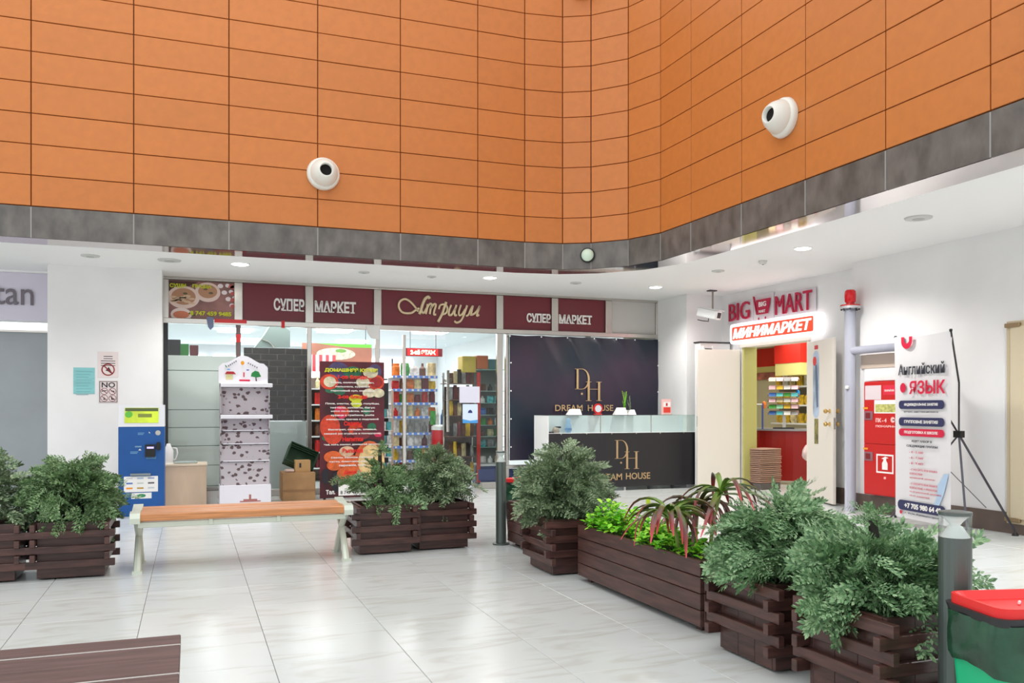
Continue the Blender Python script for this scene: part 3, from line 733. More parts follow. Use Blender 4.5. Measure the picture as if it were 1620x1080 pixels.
# ================================================================== BENCH
bx0, bx1 = -.41, 1.20; by0, by1 = 6.77, 7.22
bn = thing('bench', ((bx0 + bx1) / 2, 7.0, 0), 'orange-brown slatted bench on pale cast metal legs', 'bench')
def xz(side, x):
    m = MB()
    # X shaped cast legs, in the YZ plane
    c = .045
    for s in (-1, 1):
        ym = 7.0
        pts = [(x, ym + s * .235, 0), (x, ym + s * .16, .10), (x, ym + s * .04, .22), (x, ym - s * .10, .31), (x, ym - s * .20, .385)]
        m.tube(pts, [.030, .026, .024, .026, .030], 8)
        m.box(x - .034, x + .034, ym + s * .235 - .03, ym + s * .235 + .03, 0, .018)
    return m
for x in (bx0 + .05, bx1 - .05):
    xz(0, x).build('leg', M_benchm, bn, smooth=False)
for x in (bx0 + .035, bx1 - .035):
    m = MB(Matrix(((0, 0, 1, x - .035), (1, 0, 0, 0), (0, 1, 0, 0), (0, 0, 0, 1))))
    m.prism([(by0 - .03, .36), (by0 - .035, .40), (by0 - .015, .435), (by0 + .06, .445), (7.0, .425), (by1 - .06, .445), (by1 + .015, .455), (by1 + .03, .42), (by1 + .02, .37), (7.0, .355)], 0, .07)
    m.build('end_casting', M_benchm, bn)
for k in range(3):
    a = by0 - .018 + k * .158
    MB().bev(bx0 + .06, bx1 - .06, a, a + .152, .405 if k else .375, .432 + (.004 if k == 2 else 0), .008).build('slat', M_benchw, bn)
for yy in (by0 + .015, by1 - .02):
    MB().bev(bx0 + .05, bx1 - .05, yy, yy + .022, .325, .368, .004).build('rail', M_benchm, bn)
for xx in (.13, .62):
    MB().bev(xx, xx + .03, by0 + .005, by0 + .012, .33, .38, .002).build('bracket', M_benchm, bn)
# dark bench, front left corner
db = thing('bench', (-.9, 2.6, 0), 'dark brown plank seat cut off by the lower left corner', 'bench')
yy = 3.125
M_db = mat('dark_ash_board', (98, 76, 74), .5, var=.2, scale=4, stretch=(.8, 12, 8), bump=.1)
for w in (.128, .318, .31):
    MB().bev(-1.75, -.03, yy - w, yy, .39, .43, .003).build('plank', M_db, db); yy -= w + .006
M_al = mat('pale_metal_strip', (216, 214, 210), .4)
yb = [3.125 - .128 - .003, 3.125 - .128 - .006 - .318 - .003]
for y_ in yb: MB().box(-1.75, -.03, y_ - .0028, y_ + .0028, .392, .4312).build('joint_strip', M_al, db)
for x in (-1.7, -.13):
    for y_ in (2.42, 3.03): MB().bev(x, x + .05, y_, y_ + .05, 0, .385, .003).build('leg', M_dark, db)
MB().box(-1.7, -.06, 2.42, 3.08, .34, .389).build('frame', M_dark, db)

# ================================================================== BOLLARDS
def bollard(x, y, r, h, label):
    t = thing('bollard_light', (x, y, 0), label, 'bollard')
    m = mat('bollard_grey', (92, 102, 98), .35, .4)
    MB(Matrix.Translation((x, y, 0))).lathe([(r * 1.6, 0), (r * 1.6, .012), (r * 1.02, .016)], 24).build('base_plate', m, t)
    MB(Matrix.Translation((x, y, 0))).lathe([(r, .01), (r, h - .095)], 28).build('post', m, t, smooth=False)
    MB(Matrix.Translation((x, y, 0))).lathe([(r * .99, h - .095), (r * .99, h - .012)], 28, cap=False).build('glass_sleeve', glassmat('lamp_glass'), t, smooth=True)
    MB(Matrix.Translation((x, y, 0))).lathe([(r * .9, h - .094), (r * .45, h - .055), (r * .3, h - .05), (r * .5, h - .035), (r * .9, h - .012)], 24).build('reflector', mat('lamp_reflector', (238, 242, 240), .5), t, smooth=True)
    MB(Matrix.Translation((x, y, 0))).lathe([(r * 1.02, h - .012), (r * 1.02, h), (r * .7, h + .003)], 28).build('cap', m, t)
bollard(2.56, 7.09, .046, .82, 'slim grey bollard lamp standing beside the short plain-board planter')
bollard(2.66, 2.40, .057, .815, 'close grey bollard lamp in front of the red-lidded bin')

# ================================================================== BINS
M_liner = mat('dark_green_liner', (36, 78, 56), .25, var=.4, scale=6, bump=.5)
def bin_(x, y, w, d, h, ang, label, green=True):
    t = thing('litter_bin', (x, y, 0), label, 'bin'); M = Matrix.Translation((x, y, 0)) @ Matrix.Rotation(ang, 4, 'Z')
    def tap(mb, w0, d0, w1, d1, z0, z1, r=.04):
        a = rr(w0, d0, r); b = rr(w1, d1, r); n = len(a)
        mb.add([(p[0], p[1], z0) for p in a] + [(p[0], p[1], z1) for p in b], [tuple(reversed(range(n))), tuple(range(n, 2 * n))] + [(i, (i + 1) % n, n + (i + 1) % n, n + i) for i in range(n)]); return mb
    tap(MB(M), w * .8, d * .8, w * .98, d * .98, 0, h - .04).build('body', mat('emerald_plastic', (22, 186, 128), .4) if green else M_black, t)
    m = MB(M); rng = random.Random(5); n = 48; rings = []
    for j in range(6):
        z = h - .005 - j * .034; row = []
        for k in range(n):
            a = 2 * math.pi * k / n; c, s = math.cos(a), math.sin(a); q = 1 / max(abs(c), abs(s)) ; q = min(q, 1.25)
            f = 1.03 + .02 * math.sin(5 * a + j) + .015 * math.sin(11 * a + 2 * j) + (.03 if j == 4 else 0) - (.03 if j == 5 else 0)
            row.append((c * q * w / 2 * f, s * q * d / 2 * f, z + .012 * math.sin(3 * a + j) * (j > 2)))
        rings.append(row)
    m.add([p for r_ in rings for p in r_], [(j * n + k, (j + 1) * n + k, (j + 1) * n + (k + 1) % n, j * n + (k + 1) % n) for j in range(5) for k in range(n)])
    m.build('liner', M_liner, t, smooth=True)
    M2 = M
    tap(MB(M2), w * 1.02, d * 1.02, w * 1.06, d * 1.06, h - .01, h + .018, .05).build('rim', M_dark, t)
    m = MB(M2)
    a = rr(w * .98, d * .98, .05); b = rr(w * .80, d * .78, .04); n = len(a); z1 = h + .05; z0 = h + .022
    V = [(p[0], p[1], h + .018) for p in a] + [(p[0], p[1], z1) for p in a] + [(p[0] * .94, p[1] * .94, z1) for p in a] + [(p[0], p[1], z0) for p in b]
    Fc = [tuple(reversed(range(n))), tuple(range(3 * n, 4 * n))]
    for r_ in range(3): Fc += [(r_ * n + i, r_ * n + (i + 1) % n, (r_ + 1) * n + (i + 1) % n, (r_ + 1) * n + i) for i in range(n)]
    m.add(V, Fc).build('lid_tray', mat('red_plastic', (236, 44, 44), .38), t)
    return t
bp = onZ(1592, 960, .52)
bin_(bp.x + .04, bp.y - .02, .36, .30, .50, math.radians(-14), 'emerald bin with red tray lid beside the close bollard')
ci = MB(Matrix.Translation((bp.x + .06, bp.y + .0, .5235)) @ Matrix.Rotation(.6, 4, 'Z')).tube([(0, 0, .006), (.022, 0, .006)], .005, 8).build('litter_scrap', M_whitep); tag(ci, 'tiny white scrap lying in the red tray lid', 'litter')
b2 = onZ(822, 772, .52)
bin_(b2.x + .30, b2.y + .62, .34, .30, .50, math.radians(30), 'distant dark bin with red lid mostly hidden by the biggest bush', False)

# ================================================================== CEILING AND WALL FITTINGS
def downlight(u, v, lit, label, r=.085, power=26):
    p = onZ(u, v, ZC); t = thing('downlight' if lit else 'ceiling_disc', (p.x, p.y, ZC), label, 'light' if lit else 'fitting')
    M = Matrix.Translation((p.x, p.y, 0))
    if lit:
        MB(M).lathe([(r * 1.15, ZC), (r * 1.12, ZC - .008), (r, ZC - .010)], 24).build('trim_ring', M_whitepl, t)
        MB(M).lathe([(r, ZC - .010), (r * .8, ZC - .016)], 24).build('diffuser', M_lamp, t)
        l = bpy.data.lights.new('lamp', 'SPOT'); l.energy = power * 4.6; l.spot_size = math.radians(150); l.spot_blend = .6; l.shadow_soft_size = .08; l.color = (1, .97, .93)
        o = bpy.data.objects.new('lamp', l); COL.objects.link(o); o.parent = t; o.location = (0, 0, -.03)
    else:
        MB(M).lathe([(r, ZC), (r * .96, ZC - .012), (r * .6, ZC - .016)], 24).build('grille', mat('grey_grille', (196, 196, 192), .5), t)
        MB(M).lathe([(r * .45, ZC - .016), (r * .4, ZC - .020)], 16).build('centre', mat('grey_grille_centre', (170, 172, 168), .5), t)
downlight(380, 417, True, 'lit downlight left of the first maroon board', .10)
downlight(775, 438.5, True, 'lit downlight over the script name board')
downlight(1037, 453.5, True, 'lit downlight over the black backdrop corner')
downlight(1270, 392, True, 'lit downlight in front of the crimson letters')
for xx, yy, en_, lb_ in ((5.9, 1.6, 120, 'downlight outside the picture, right walkway, farther back'), (6.2, 4.4, 120, 'downlight outside the picture, right walkway, nearer the beige hatch'), (-2.9, 10.3, 70, 'unseen downlight added left of the white pillar to brighten it')):  # the left one is added to brighten the pillar
    l = bpy.data.lights.new('lamp', 'SPOT'); l.energy = en_; l.spot_size = math.radians(150); l.spot_blend = .6; l.shadow_soft_size = .08
    p = thing('downlight', (xx, yy, ZC), lb_, 'light')
    MB(Matrix.Translation((xx, yy, 0))).lathe([(.09, ZC), (.085, ZC - .010)], 20).build('trim_ring', M_whitepl, p)
    MB(Matrix.Translation((xx, yy, 0))).lathe([(.075, ZC - .010), (.06, ZC - .014)], 20).build('diffuser', M_lamp, p)
    o = bpy.data.objects.new('lamp', l); COL.objects.link(o); o.parent = p; o.location = (0, 0, -.03)
for u, v, r, s in ((143, 404, .10, 'flat grey disc in the ceiling over the white pillar'), (268, 411, .13, 'larger greenish disc in the ceiling beside the white pillar'), (576, 430, .07, 'small grey disc in the ceiling over the second maroon board'),
                   (683, 437, .06, 'tiny ceiling disc left of the middle downlight'), (911, 447, .08, 'grey ceiling disc right of the middle downlight'), (1136, 428, .08, 'grey ceiling disc left of the crimson letters'),
                   (1453, 344, .12, 'flat grey ceiling disc nearest the right edge')):
    downlight(u, v, False, s, r)
p = onZ(1207, 412, ZC); t = thing('smoke_detector', (p.x, p.y, ZC), 'small round detector on the ceiling left of the right downlight', 'detector')
MB(Matrix.Translation((p.x, p.y, 0))).lathe([(.05, ZC), (.05, ZC - .015), (.035, ZC - .04), (.01, ZC - .045)], 18).build('housing', mat('detector_grey', (206, 204, 200), .5), t)
MB(Matrix.Translation((p.x, p.y, 0))).lathe([(.012, ZC - .045), (.008, ZC - .05)], 10).build('sensor', M_dark, t)
# air nozzles
M_noz = mat('nozzle_white', (226, 226, 218), .35)
def nozzle(base, out, tilt, label):
    t = thing('air_nozzle', base, label, 'air nozzle')
    o = Vector(out).normalized(); d = (o + Vector(tilt)).normalized()
    q = Vector((0, 0, 1)).rotation_difference(o).to_matrix().to_4x4(); q2 = Vector((0, 0, 1)).rotation_difference(d).to_matrix().to_4x4()
    T = Matrix.Translation(base)
    MB(T @ q).lathe([(.165, 0), (.178, .02), (.172, .05), (.155, .075)], 32).build('flange', M_noz, t, smooth=True)
    MB(T @ q2).lathe([(.15, .06), (.145, .10), (.12, .16), (.09, .20), (.072, .215), (.066, .215), (.062, .15)], 32, cap=False).build('bell', M_noz, t, smooth=True)
    MB(T @ q2).lathe([(.062, .17), (.0601, .172)], 24).build('throat', mat('nozzle_black', (6, 6, 6), .9), t)
a = onY(511, 276, YO); nozzle((a.x, YO + .0, a.z), (0, -1, 0), (.02, 0, .02), 'white round air nozzle on the orange wall, left one')
a = onX(1243, 187, XO); nozzle((XO - .0, a.y, a.z), (-1, 0, 0), (0, -.15, -.0), 'white round air nozzle on the orange wall, right one seen from the side')
d = ray(921, -24); tt = 9.9; cpt = arc_hit(921); k_ = cpt[0] / d[0]
nv = Vector((ACX - cpt[0], ACY - cpt[1], 0)).normalized()
nozzle((cpt[0] + nv.x * .03, cpt[1] + nv.y * .03, H + d[2] * k_), tuple(nv), (0, 0, 0), 'white round air nozzle in the curved corner, just above the picture')
# round lamp on grey band
a = arc_hit(930); nv = Vector((ACX - a[0], ACY - a[1], 0)).normalized(); zz = onY(930, 404, a[1]).z
t = thing('wall_lamp', (a[0], a[1], zz), 'small round pale-green lens on the grey stone band', 'lamp')
T = Matrix.Translation((a[0], a[1], zz)) @ Vector((0, 0, 1)).rotation_difference(nv).to_matrix().to_4x4()
MB(T).lathe([(.088, 0), (.088, .03), (.075, .035)], 24).build('housing', M_black, t)
MB(T).lathe([(.074, .03), (.070, .05), (.045, .075), (.01, .085)], 24).build('lens', mat('pale_green_lens', (206, 226, 206), .25), t, smooth=True)

# ================================================================== LEFT PILLAR NOTICES AND TERMINAL
PYF = 11.55
def sheet(name, u0, v0, u1, v1, y, m, label, cat='notice', t=.004, off=0.0):
    a = onY(u0, v0, y); b = onY(u1, v1, y)
    o = MB(FY(0, y - off, 0)).bev(a.x, b.x, b.z, a.z, 0.0005, t, .001).build(name, m); tag(o, label, cat); return o, a, b
o, a, b = sheet('notice', 116, 581, 150, 623, PYF, mat('teal_sheet', (134, 196, 198), .5, var=.06, scale=5, stretch=(.3, 1, 9)), 'pale teal notice sheet on the white pillar')
m = MB(FY(0, PYF, 0))
for k in range(9): m.box(a.x + .03, b.x - .03 - .02 * (k % 3), a.z - .05 - .035 * k, a.z - .044 - .035 * k, .004, .005)
o2 = m.build('printed_lines', mat('teal_print', (104, 164, 170), .6), o); o2['kind'] = 'stuff'
o, a, b = sheet('notice', 155, 556, 187, 597, PYF, mat('pink_white_sheet', (226, 212, 210), .5), 'white notice with red no-smoking-style circle above the NO sign')
m = MB(FY(0, PYF, 0)); cx = (a.x + b.x) / 2
for k in range(5): m.box(cx - .05 - .03 * (k > 1), cx + .05 + .03 * (k > 1), a.z - .06 - .028 * k, a.z - .052 - .028 * k, .004, .005)
o2 = m.build('printed_lines', M_ink, o); o2['kind'] = 'stuff'
def ring(mb, r, cx, cy, w, c, n=24):
    mb.add([((r if k % 2 else r - w) * math.cos(2 * math.pi * (k // 2) / n) + cx, (r if k % 2 else r - w) * math.sin(2 * math.pi * (k // 2) / n) + cy, c) for k in range(2 * n)],
           [(2 * i, 2 * i + 1, (2 * i + 3) % (2 * n), (2 * i + 2) % (2 * n)) for i in range(n)])
m = MB(FY(0, PYF, 0)); zc = b.z + .095; ring(m, .075, cx, zc, .014, .006)
m.add([(cx - .055, zc + .045, .006), (cx - .045, zc + .055, .006), (cx + .055, zc - .045, .006), (cx + .045, zc - .055, .006)], [(0, 3, 2, 1)])
m.build('red_circle', mat('sign_red', (140, 20, 24), .5), o)
MB(FY(0, PYF, 0)).add([(cx - .03, zc - .01, .005), (cx + .0, zc - .02, .005), (cx + .03, zc - .045, .005), (cx + .04, zc - .03, .005), (cx + .015, zc + .02, .005), (cx + .005, zc + .035, .005), (cx - .008, zc + .01, .005)], [(0, 1, 2, 3, 4, 5, 6)]).build('pictogram', M_ink, o)
o, a, b = sheet('notice', 156, 601.5, 187, 637.5, PYF, mat('pink_white_sheet', (226, 212, 210), .5), 'black-framed NO sign with four small prohibition circles')
m = MB(FY(0, PYF, 0)); m.text('NO', (a.x + b.x) / 2, a.z - .055, .15, .065, .004, .002, bold=.02); m.build('lettering', M_ink, o)
m = MB(FY(0, PYF, 0)); w_ = b.x - a.x; h_ = a.z - b.z
for (x0, x1, y0, y1) in ((a.x + .01, b.x - .01, a.z - .016, a.z - .010), (a.x + .01, b.x - .01, b.z + .010, b.z + .016), (a.x + .01, a.x + .016, b.z + .016, a.z - .016), (b.x - .016, b.x - .01, b.z + .016, a.z - .016)): m.box(x0, x1, y0, y1, .004, .006)
m.build('border', M_ink, o)
for i in range(4):
    cx = a.x + w_ * (.29 + .42 * (i % 2)); cy = b.z + h_ * (.52 - .30 * (i // 2))
    m = MB(FY(0, PYF, 0)); ring(m, .042, cx, cy, .006, .006, 18); m.add([(cx - .03, cy + .02, .006), (cx - .024, cy + .026, .006), (cx + .03, cy - .02, .006), (cx + .024, cy - .026, .006)], [(0, 3, 2, 1)])
    m.build('red_circle', mat('sign_dark_red', (120, 60, 64), .5), o)
    m = MB(FY(0, PYF, 0)); s = [[(-.03, -.004), (.03, .006), (.03, .012), (-.01, .012), (-.03, .004)], [(-.02, 0), (.02, -.008), (.022, .004), (-.01, .012)], [(-.02, -.012), (0, -.02), (.02, -.014), (.004, -.004), (.0, .022), (-.006, -.006)], [(-.014, -.02), (.024, -.02), (.022, -.006), (-.002, .004), (-.004, .022), (-.016, .022)]][i]
    m.add([(cx + p[0], cy + p[1], .005) for p in s], [tuple(range(len(s)))]).build('pictogram', M_ink, o)
# terminal
ky = 10.35; ka = onY(187, 640, ky); kb = onY(260, 675, ky)
kz = onY(187, 675, ky).z; kt = ka.z
kt_ = thing('payment_terminal', ((ka.x + kb.x) / 2, ky + .2, 0), 'blue payment terminal with tilted white-framed screen', 'terminal')
MB().bev(ka.x, kb.x, ky, ky + .42, .0, kz, .006).build('body', M_blue, kt_)
hd = MB(); hd.add([(ka.x + .0, ky - .0, kz), (kb.x + .0, ky - .0, kz), (kb.x, ky + .42, kz), (ka.x, ky + .42, kz), (ka.x + .0, ky + .10, kt), (kb.x + .0, ky + .10, kt), (kb.x, ky + .36, kt), (ka.x, ky + .36, kt)],
               [(0, 3, 2, 1), (4, 5, 6, 7), (0, 1, 5, 4), (1, 2, 6, 5), (2, 3, 7, 6), (3, 0, 4, 7)]); hd.build('screen_housing', mat('grey_white_plastic', (216, 218, 224), .4), kt_)
W2 = kb.x - ka.x; hh = kt - kz; tl = math.atan2(.10, hh)
Mk = Matrix.Translation((ka.x, ky - .001, kz)) @ Matrix.Rotation(-tl, 4, 'X') @ FY(0, 0, 0)
Ls = math.hypot(hh, .10)
scn = MB(Mk).bev(W2 * .13, W2 * .87, Ls * .17, Ls * .86, 0, .004, .001).build('screen', mat('lit_lime_screen', (176, 196, 28), .3, var=.3, scale=4, emit=.25), kt_)
MB(Mk).box(W2 * .14, W2 * .86, Ls * .70, Ls * .84, .004, .005).build('screen_banner', mat('screen_olive', (70, 84, 30), .4), scn)
MB(Mk).box(W2 * .42, W2 * .72, Ls * .42, Ls * .58, .004, .005).build('screen_button', mat('screen_button', (118, 130, 40), .4), scn)
MB(Mk).disc(.04, .0045, 12, W2 * .22, Ls * .55).build('screen_emblem', mat('screen_green', (84, 176, 40), .4), scn)
kf = FY(ka.x, ky, 0)
MB(kf).box(W2 * .58, W2 * .80, kz * .66, kz * .80, 0, .03).build('bill_acceptor', M_black, kt_)
MB(kf).box(W2 * .62, W2 * .77, kz * .755, kz * .775, .03, .033).build('bill_slot', mat('lilac_slot', (190, 180, 255), .4, emit=.6), kt_)
MB(kf).disc(.028, .004, 16, W2 * .86, kz * .93).build('lock', M_steel, kt_)
MB(kf).prism(rr(.045, .09, .02, 4, W2 * .87, kz * .78), 0, .03).build('coin_return', M_black, kt_)
MB(kf).box(W2 * .36, W2 * .50, kz * .77, kz * .785, 0, .006).build('card_slot', mat('slot_grey', (120, 160, 190), .4), kt_)
MB(kf).add([(W2 * .43, kz * .735, .004), (W2 * .50, kz * .735, .004), (W2 * .465, kz * .755, .004)], [(0, 1, 2)]).build('printed_arrow', M_let, kt_)
MB(kf).add([(W2 * .66, kz * .93, .004), (W2 * .66, kz * .965 - .02, .004), (W2 * .70, kz * .93 - .005, .004)], [(0, 2, 1)]).build('printed_arrow', M_let, kt_)
m = MB(kf)
for k, (x, y, w) in enumerate(((.26, .715, .17), (.26, .70, .15), (.6, .67, .16), (.6, .655, .22), (.6, .64, .22), (.42, .925, .14), (.42, .91, .12))): m.box(W2 * x, W2 * (x + w), kz * y, kz * y + .008, 0, .002)
o2 = m.build('printed_lines', mat('pale_blue_print', (110, 160, 200), .5), kt_); o2['kind'] = 'stuff'
MB(kf).box(W2 * .26, W2 * .70, kz * .455, kz * .478, 0, .03).build('slot_hood', mat('slot_metal', (150, 160, 164), .35, .6), kt_)
pn = MB(kf).bev(W2 * .12, W2 * .86, kz * .27, kz * .445, 0, .004, .001).build('logo_panel', M_whitep, kt_)
for i in range(3):
    for j in range(3):
        c = [(206, 206, 206), (170, 190, 214), (150, 160, 200), (90, 120, 190), (200, 206, 200), (96, 84, 96), (240, 150, 20), (190, 150, 60), (200, 206, 210)][i * 3 + j]
        MB(kf).box(W2 * (.17 + .235 * j), W2 * (.31 + .235 * j), kz * (.415 - .055 * i), kz * (.432 - .055 * i), .004, .0055).build('logo_patch', mat('logo_%d' % (i * 3 + j), c, .5), pn)
MB(kf).bev(W2 * .28, W2 * .72, kz * .195, kz * .26, 0, .004, .001).build('sticker', M_whitep, kt_)
MB(kf).disc(.045, .0045, 16, W2 * .5, kz * .228, .02).build('sticker_emblem', mat('sticker_green', (60, 140, 96), .5), kt_)

# ================================================================== IN FRONT OF THE SHOP WINDOW
# beige chest
fy1 = 11.0
a = onY(264, 735, fy1); b = onY(327, 797, fy1)
t = thing('cabinet', ((a.x + b.x) / 2, fy1 + .2, 0), 'beige wooden chest beside the blue terminal', 'cabinet')
MB().bev(a.x - .05, b.x, fy1, fy1 + .42, .03, a.z - .02, .005).build('body', mat('beige_laminate', (222, 194, 166), .5, var=.05, scale=8, stretch=(1, 1, .2)), t)
MB().bev(a.x - .06, b.x + .01, fy1 - .01, fy1 + .44, a.z - .02, a.z + .005, .003).build('top', mat('beige_top', (226, 208, 184), .4), t)
for xx in (a.x, b.x - .06): MB().box(xx, xx + .04, fy1 + .02, fy1 + .06, 0, .03).build('foot', M_dark, t)
c = onY(290, 730, fy1 + .2); tr = MB().bev(c.x - .1, c.x + .16, fy1 + .05, fy1 + .3, a.z + .006, a.z + .03, .008).build('glass_tray', mat('glassy_grey', (168, 180, 176), .15)); tag(tr, 'flat grey glass tray on the beige chest', 'tray')
t = thing('plastic_jug', (a.x + .02, fy1 + .2, a.z + .005), 'white plastic jug with handle on the beige chest', 'jug'); T = Matrix.Translation((a.x + .015, fy1 + .2, a.z + .005))
MB(T).lathe([(.05, 0), (.055, .02), (.055, .16), (.03, .21), (.02, .24)], 16).build('body', M_whitepl, t, smooth=True)
MB(T).tube([(.045, 0, .19), (.09, 0, .18), (.10, 0, .12), (.08, 0, .05), (.05, 0, .04)], .010, 6).build('handle', M_whitepl, t, smooth=True)
t = thing('bucket', (onY(335, 790, 11.3).x, 11.35, 0), 'small white bucket between the chest and the carton display', 'bucket'); T = Matrix.Translation((onY(335, 790, 11.3).x, 11.35, 0))
MB(T).lathe([(.07, 0), (.09, .17), (.085, .17), (.066, .02)], 18, cap=False).lathe([(.07, 0), (.068, .004)], 18).build('body', M_whitepl, t)
MB(T).lathe([(.095, .17), (.095, .185), (.07, .21), (.02, .215)], 18).build('lid', mat('grey_lid', (150, 150, 150), .4), t)
# carton display stand
dy_ = 10.75
a = onY(346, 609, dy_); b = onY(430, 797, dy_); X0, X1 = a.x, b.x; Wd = X1 - X0
t = thing('display_stand', ((X0 + X1) / 2, dy_ + .18, 0), 'tall white carton display stand with doodle-printed shelves', 'display stand')
M_dw = mat('white_carton', (236, 234, 242), .5)
def doodle():
    m = bpy.data.materials.new('doodle_print'); m.use_nodes = True; nt = m.node_tree; bs = nt.nodes['Principled BSDF']; bs.inputs['Roughness'].default_value = .5
    tc = nt.nodes.new('ShaderNodeTexCoord'); vo = nt.nodes.new('ShaderNodeTexVoronoi'); vo.inputs['Scale'].default_value = 13
    mp = nt.nodes.new('ShaderNodeMapping'); mp.inputs['Scale'].default_value = (1, 1, 1.25); nt.links.new(tc.outputs['Object'], mp.inputs[0])
    nz = nt.nodes.new('ShaderNodeTexNoise'); nz.inputs['Scale'].default_value = 34; nt.links.new(tc.outputs['Object'], nz.inputs[0])
    ad = nt.nodes.new('ShaderNodeMath'); ad.operation = 'MULTIPLY_ADD'; ad.inputs[1].default_value = .55; nt.links.new(nz.outputs[0], ad.inputs[0]); nt.links.new(mp.outputs[0], vo.inputs[0])
    nt.links.new(vo.outputs['Distance'], ad.inputs[2])
    rp = nt.nodes.new('ShaderNodeValToRGB'); rp.color_ramp.elements[0].position = .56; rp.color_ramp.elements[0].color = lin((92, 70, 74)); rp.color_ramp.elements[1].position = .62; rp.color_ramp.elements[1].color = lin((190, 182, 188))
    nt.links.new(ad.outputs[0], rp.inputs[0]); nt.links.new(rp.outputs[0], bs.inputs['Base Color']); return m
M_dood = doodle()
zt = [onY(388, v, dy_).z for v in (562, 606, 612, 656, 662, 681, 702, 729, 767, 797)]
hp = []
for k in range(13):
    s = k / 12; hp.append((s * Wd * .93, zt[1] + (zt[0] - zt[1]) * (.72 + .28 * math.sin(math.pi * max(0, min(1, (s - .12) / .76))) ** 1.7 - (.14 if k in (0, 12) else 0))))
M0 = FY(X0, dy_ + .08, 0)
hb = MB(M0).prism([(0, zt[1])] + hp + [(Wd * .93, zt[1])][::1], 0, .03); hb.build('header_panel', M_dw, t)
def hp_(name, c, fn): m = MB(FY(X0, dy_ + .048, 0) @ Matrix.Diagonal((Wd * .93 / .80, 1, 1, 1)) @ Matrix.Translation((.0, 0, 0)) @ Matrix.Translation((0, zt[1] * .3, 0)) @ Matrix.Diagonal((1, .7, 1, 1))); fn(m); m.build(name, mat('print_' + name + str(c[0]), c, .5), t)
zz = zt[1]
hp_('printed_house_roof', (176, 22, 40), lambda m: m.prism([(.10, zz + .155), (.13, zz + .20), (.24, zz + .20), (.28, zz + .155)], .0, .003))
hp_('printed_house_wall', (206, 200, 150), lambda m: m.box(.115, .23, zz + .06, zz + .155, 0, .002))
hp_('printed_tree_crown', (22, 128, 62), lambda m: m.prism([(.52, zz + .12), (.535, zz + .18), (.59, zz + .22), (.65, zz + .20), (.69, zz + .12), (.62, zz + .105)], 0, .003))
hp_('printed_tree_trunk', (60, 50, 50), lambda m: m.prism([(.60, zz + .04), (.62, zz + .04), (.61, zz + .11), (.595, zz + .11)], 0, .002))
hp_('printed_red_bar', (206, 24, 70), lambda m: m.prism(rr(.18, .03, .014, 3, .42, zz + .05), 0, .003))
hp_('printed_tower', (206, 90, 100), lambda m: m.box(.395, .42, zz + .11, zz + .19, 0, .002))
hp_('printed_egg', (232, 156, 24), lambda m: m.disc(.028, .003, 14, .385, zz + .35, .036))
hp_('printed_cloud', (120, 176, 232), lambda m: (m.disc(.03, .002, 12, .16, zz + .235, .012)))
hp_('printed_cloud', (60, 90, 176), lambda m: (m.disc(.025, .002, 12, .47, zz + .23, .010)))
hp_('printed_leaf', (20, 110, 64), lambda m: m.prism([(.10, zz + .31), (.115, zz + .31), (.14, zz + .27), (.12, zz + .27)], 0, .002))
hp_('printed_letter_marks', (120, 116, 128), lambda m: [m.box(.15 + .03 * k, .17 + .03 * k, zz + .285 + .02 * k, zz + .31 + .02 * k, 0, .002) for k in range(5)] )
hp_('printed_letter_marks', (121, 116, 128), lambda m: [m.box(.47 + .035 * k, .49 + .035 * k, zz + .335 - .018 * k, zz + .36 - .018 * k, 0, .002) for k in range(5)])
for s_, x in ((0, X0 + .02), (1, X1 - .03)):
    MB().add([(x, dy_ + .05, zt[8]), (x, dy_ + .36, zt[8]), (x, dy_ + .36, zt[1]), (x, dy_ + .05, zt[1]), (x + .01, dy_ + .05, zt[8]), (x + .01, dy_ + .36, zt[8]), (x + .01, dy_ + .36, zt[1]), (x + .01, dy_ + .05, zt[1])],
             [(0, 1, 2, 3), (4, 7, 6, 5), (0, 3, 7, 4), (3, 2, 6, 7), (2, 1, 5, 6), (1, 0, 4, 5)]).build('side_panel', M_dood, t)
MB().box(X0 + .02, X1 - .02, dy_ + .345, dy_ + .36, zt[9] + .01, zt[1]).build('back_panel', M_dood, t)
for i, (za, zb_) in enumerate(((zt[2], zt[1]), (zt[4], zt[3]))):
    MB().bev(X0 + .02, X1 + .01, dy_ + .0, dy_ + .35, za, zb_, .004).build('shelf', M_dw, t)
for i, (z1_, z0_, d_) in enumerate(((zt[2] - .005, zt[3] + .005, .11), (zt[4], zt[5], .14), (zt[5] - .015, zt[6] + .0, .09), (zt[6] - .015, zt[7] + .0, .05), (zt[7] - .015, zt[8], .01))):
    MB().add([(X0 + .03, dy_ + d_, z0_), (X1 - .03, dy_ + d_, z0_), (X1 - .03, dy_ + d_ + .05, z1_), (X0 + .03, dy_ + d_ + .05, z1_), (X0 + .03, dy_ + d_ + .012, z0_), (X1 - .03, dy_ + d_ + .012, z0_), (X1 - .03, dy_ + d_ + .062, z1_), (X0 + .03, dy_ + d_ + .062, z1_)],
             [(0, 1, 2, 3), (7, 6, 5, 4), (3, 2, 6, 7), (0, 4, 5, 1), (0, 3, 7, 4), (1, 5, 6, 2)]).build('printed_panel', M_dood, t)
for k, zq in enumerate((zt[5], zt[6], zt[7])):
    MB().bev(X0 + .05 + .0, X1 - .03, dy_ + .10 - .04 * k, dy_ + .12 - .04 * k, zq - .006, zq + .006, .002).build('shelf_lip', M_dw, t)
MB().bev(X0 + .01, X1 - .01, dy_ + .0, dy_ + .36, 0, zt[8], .003).build('base_box', M_dw, t)
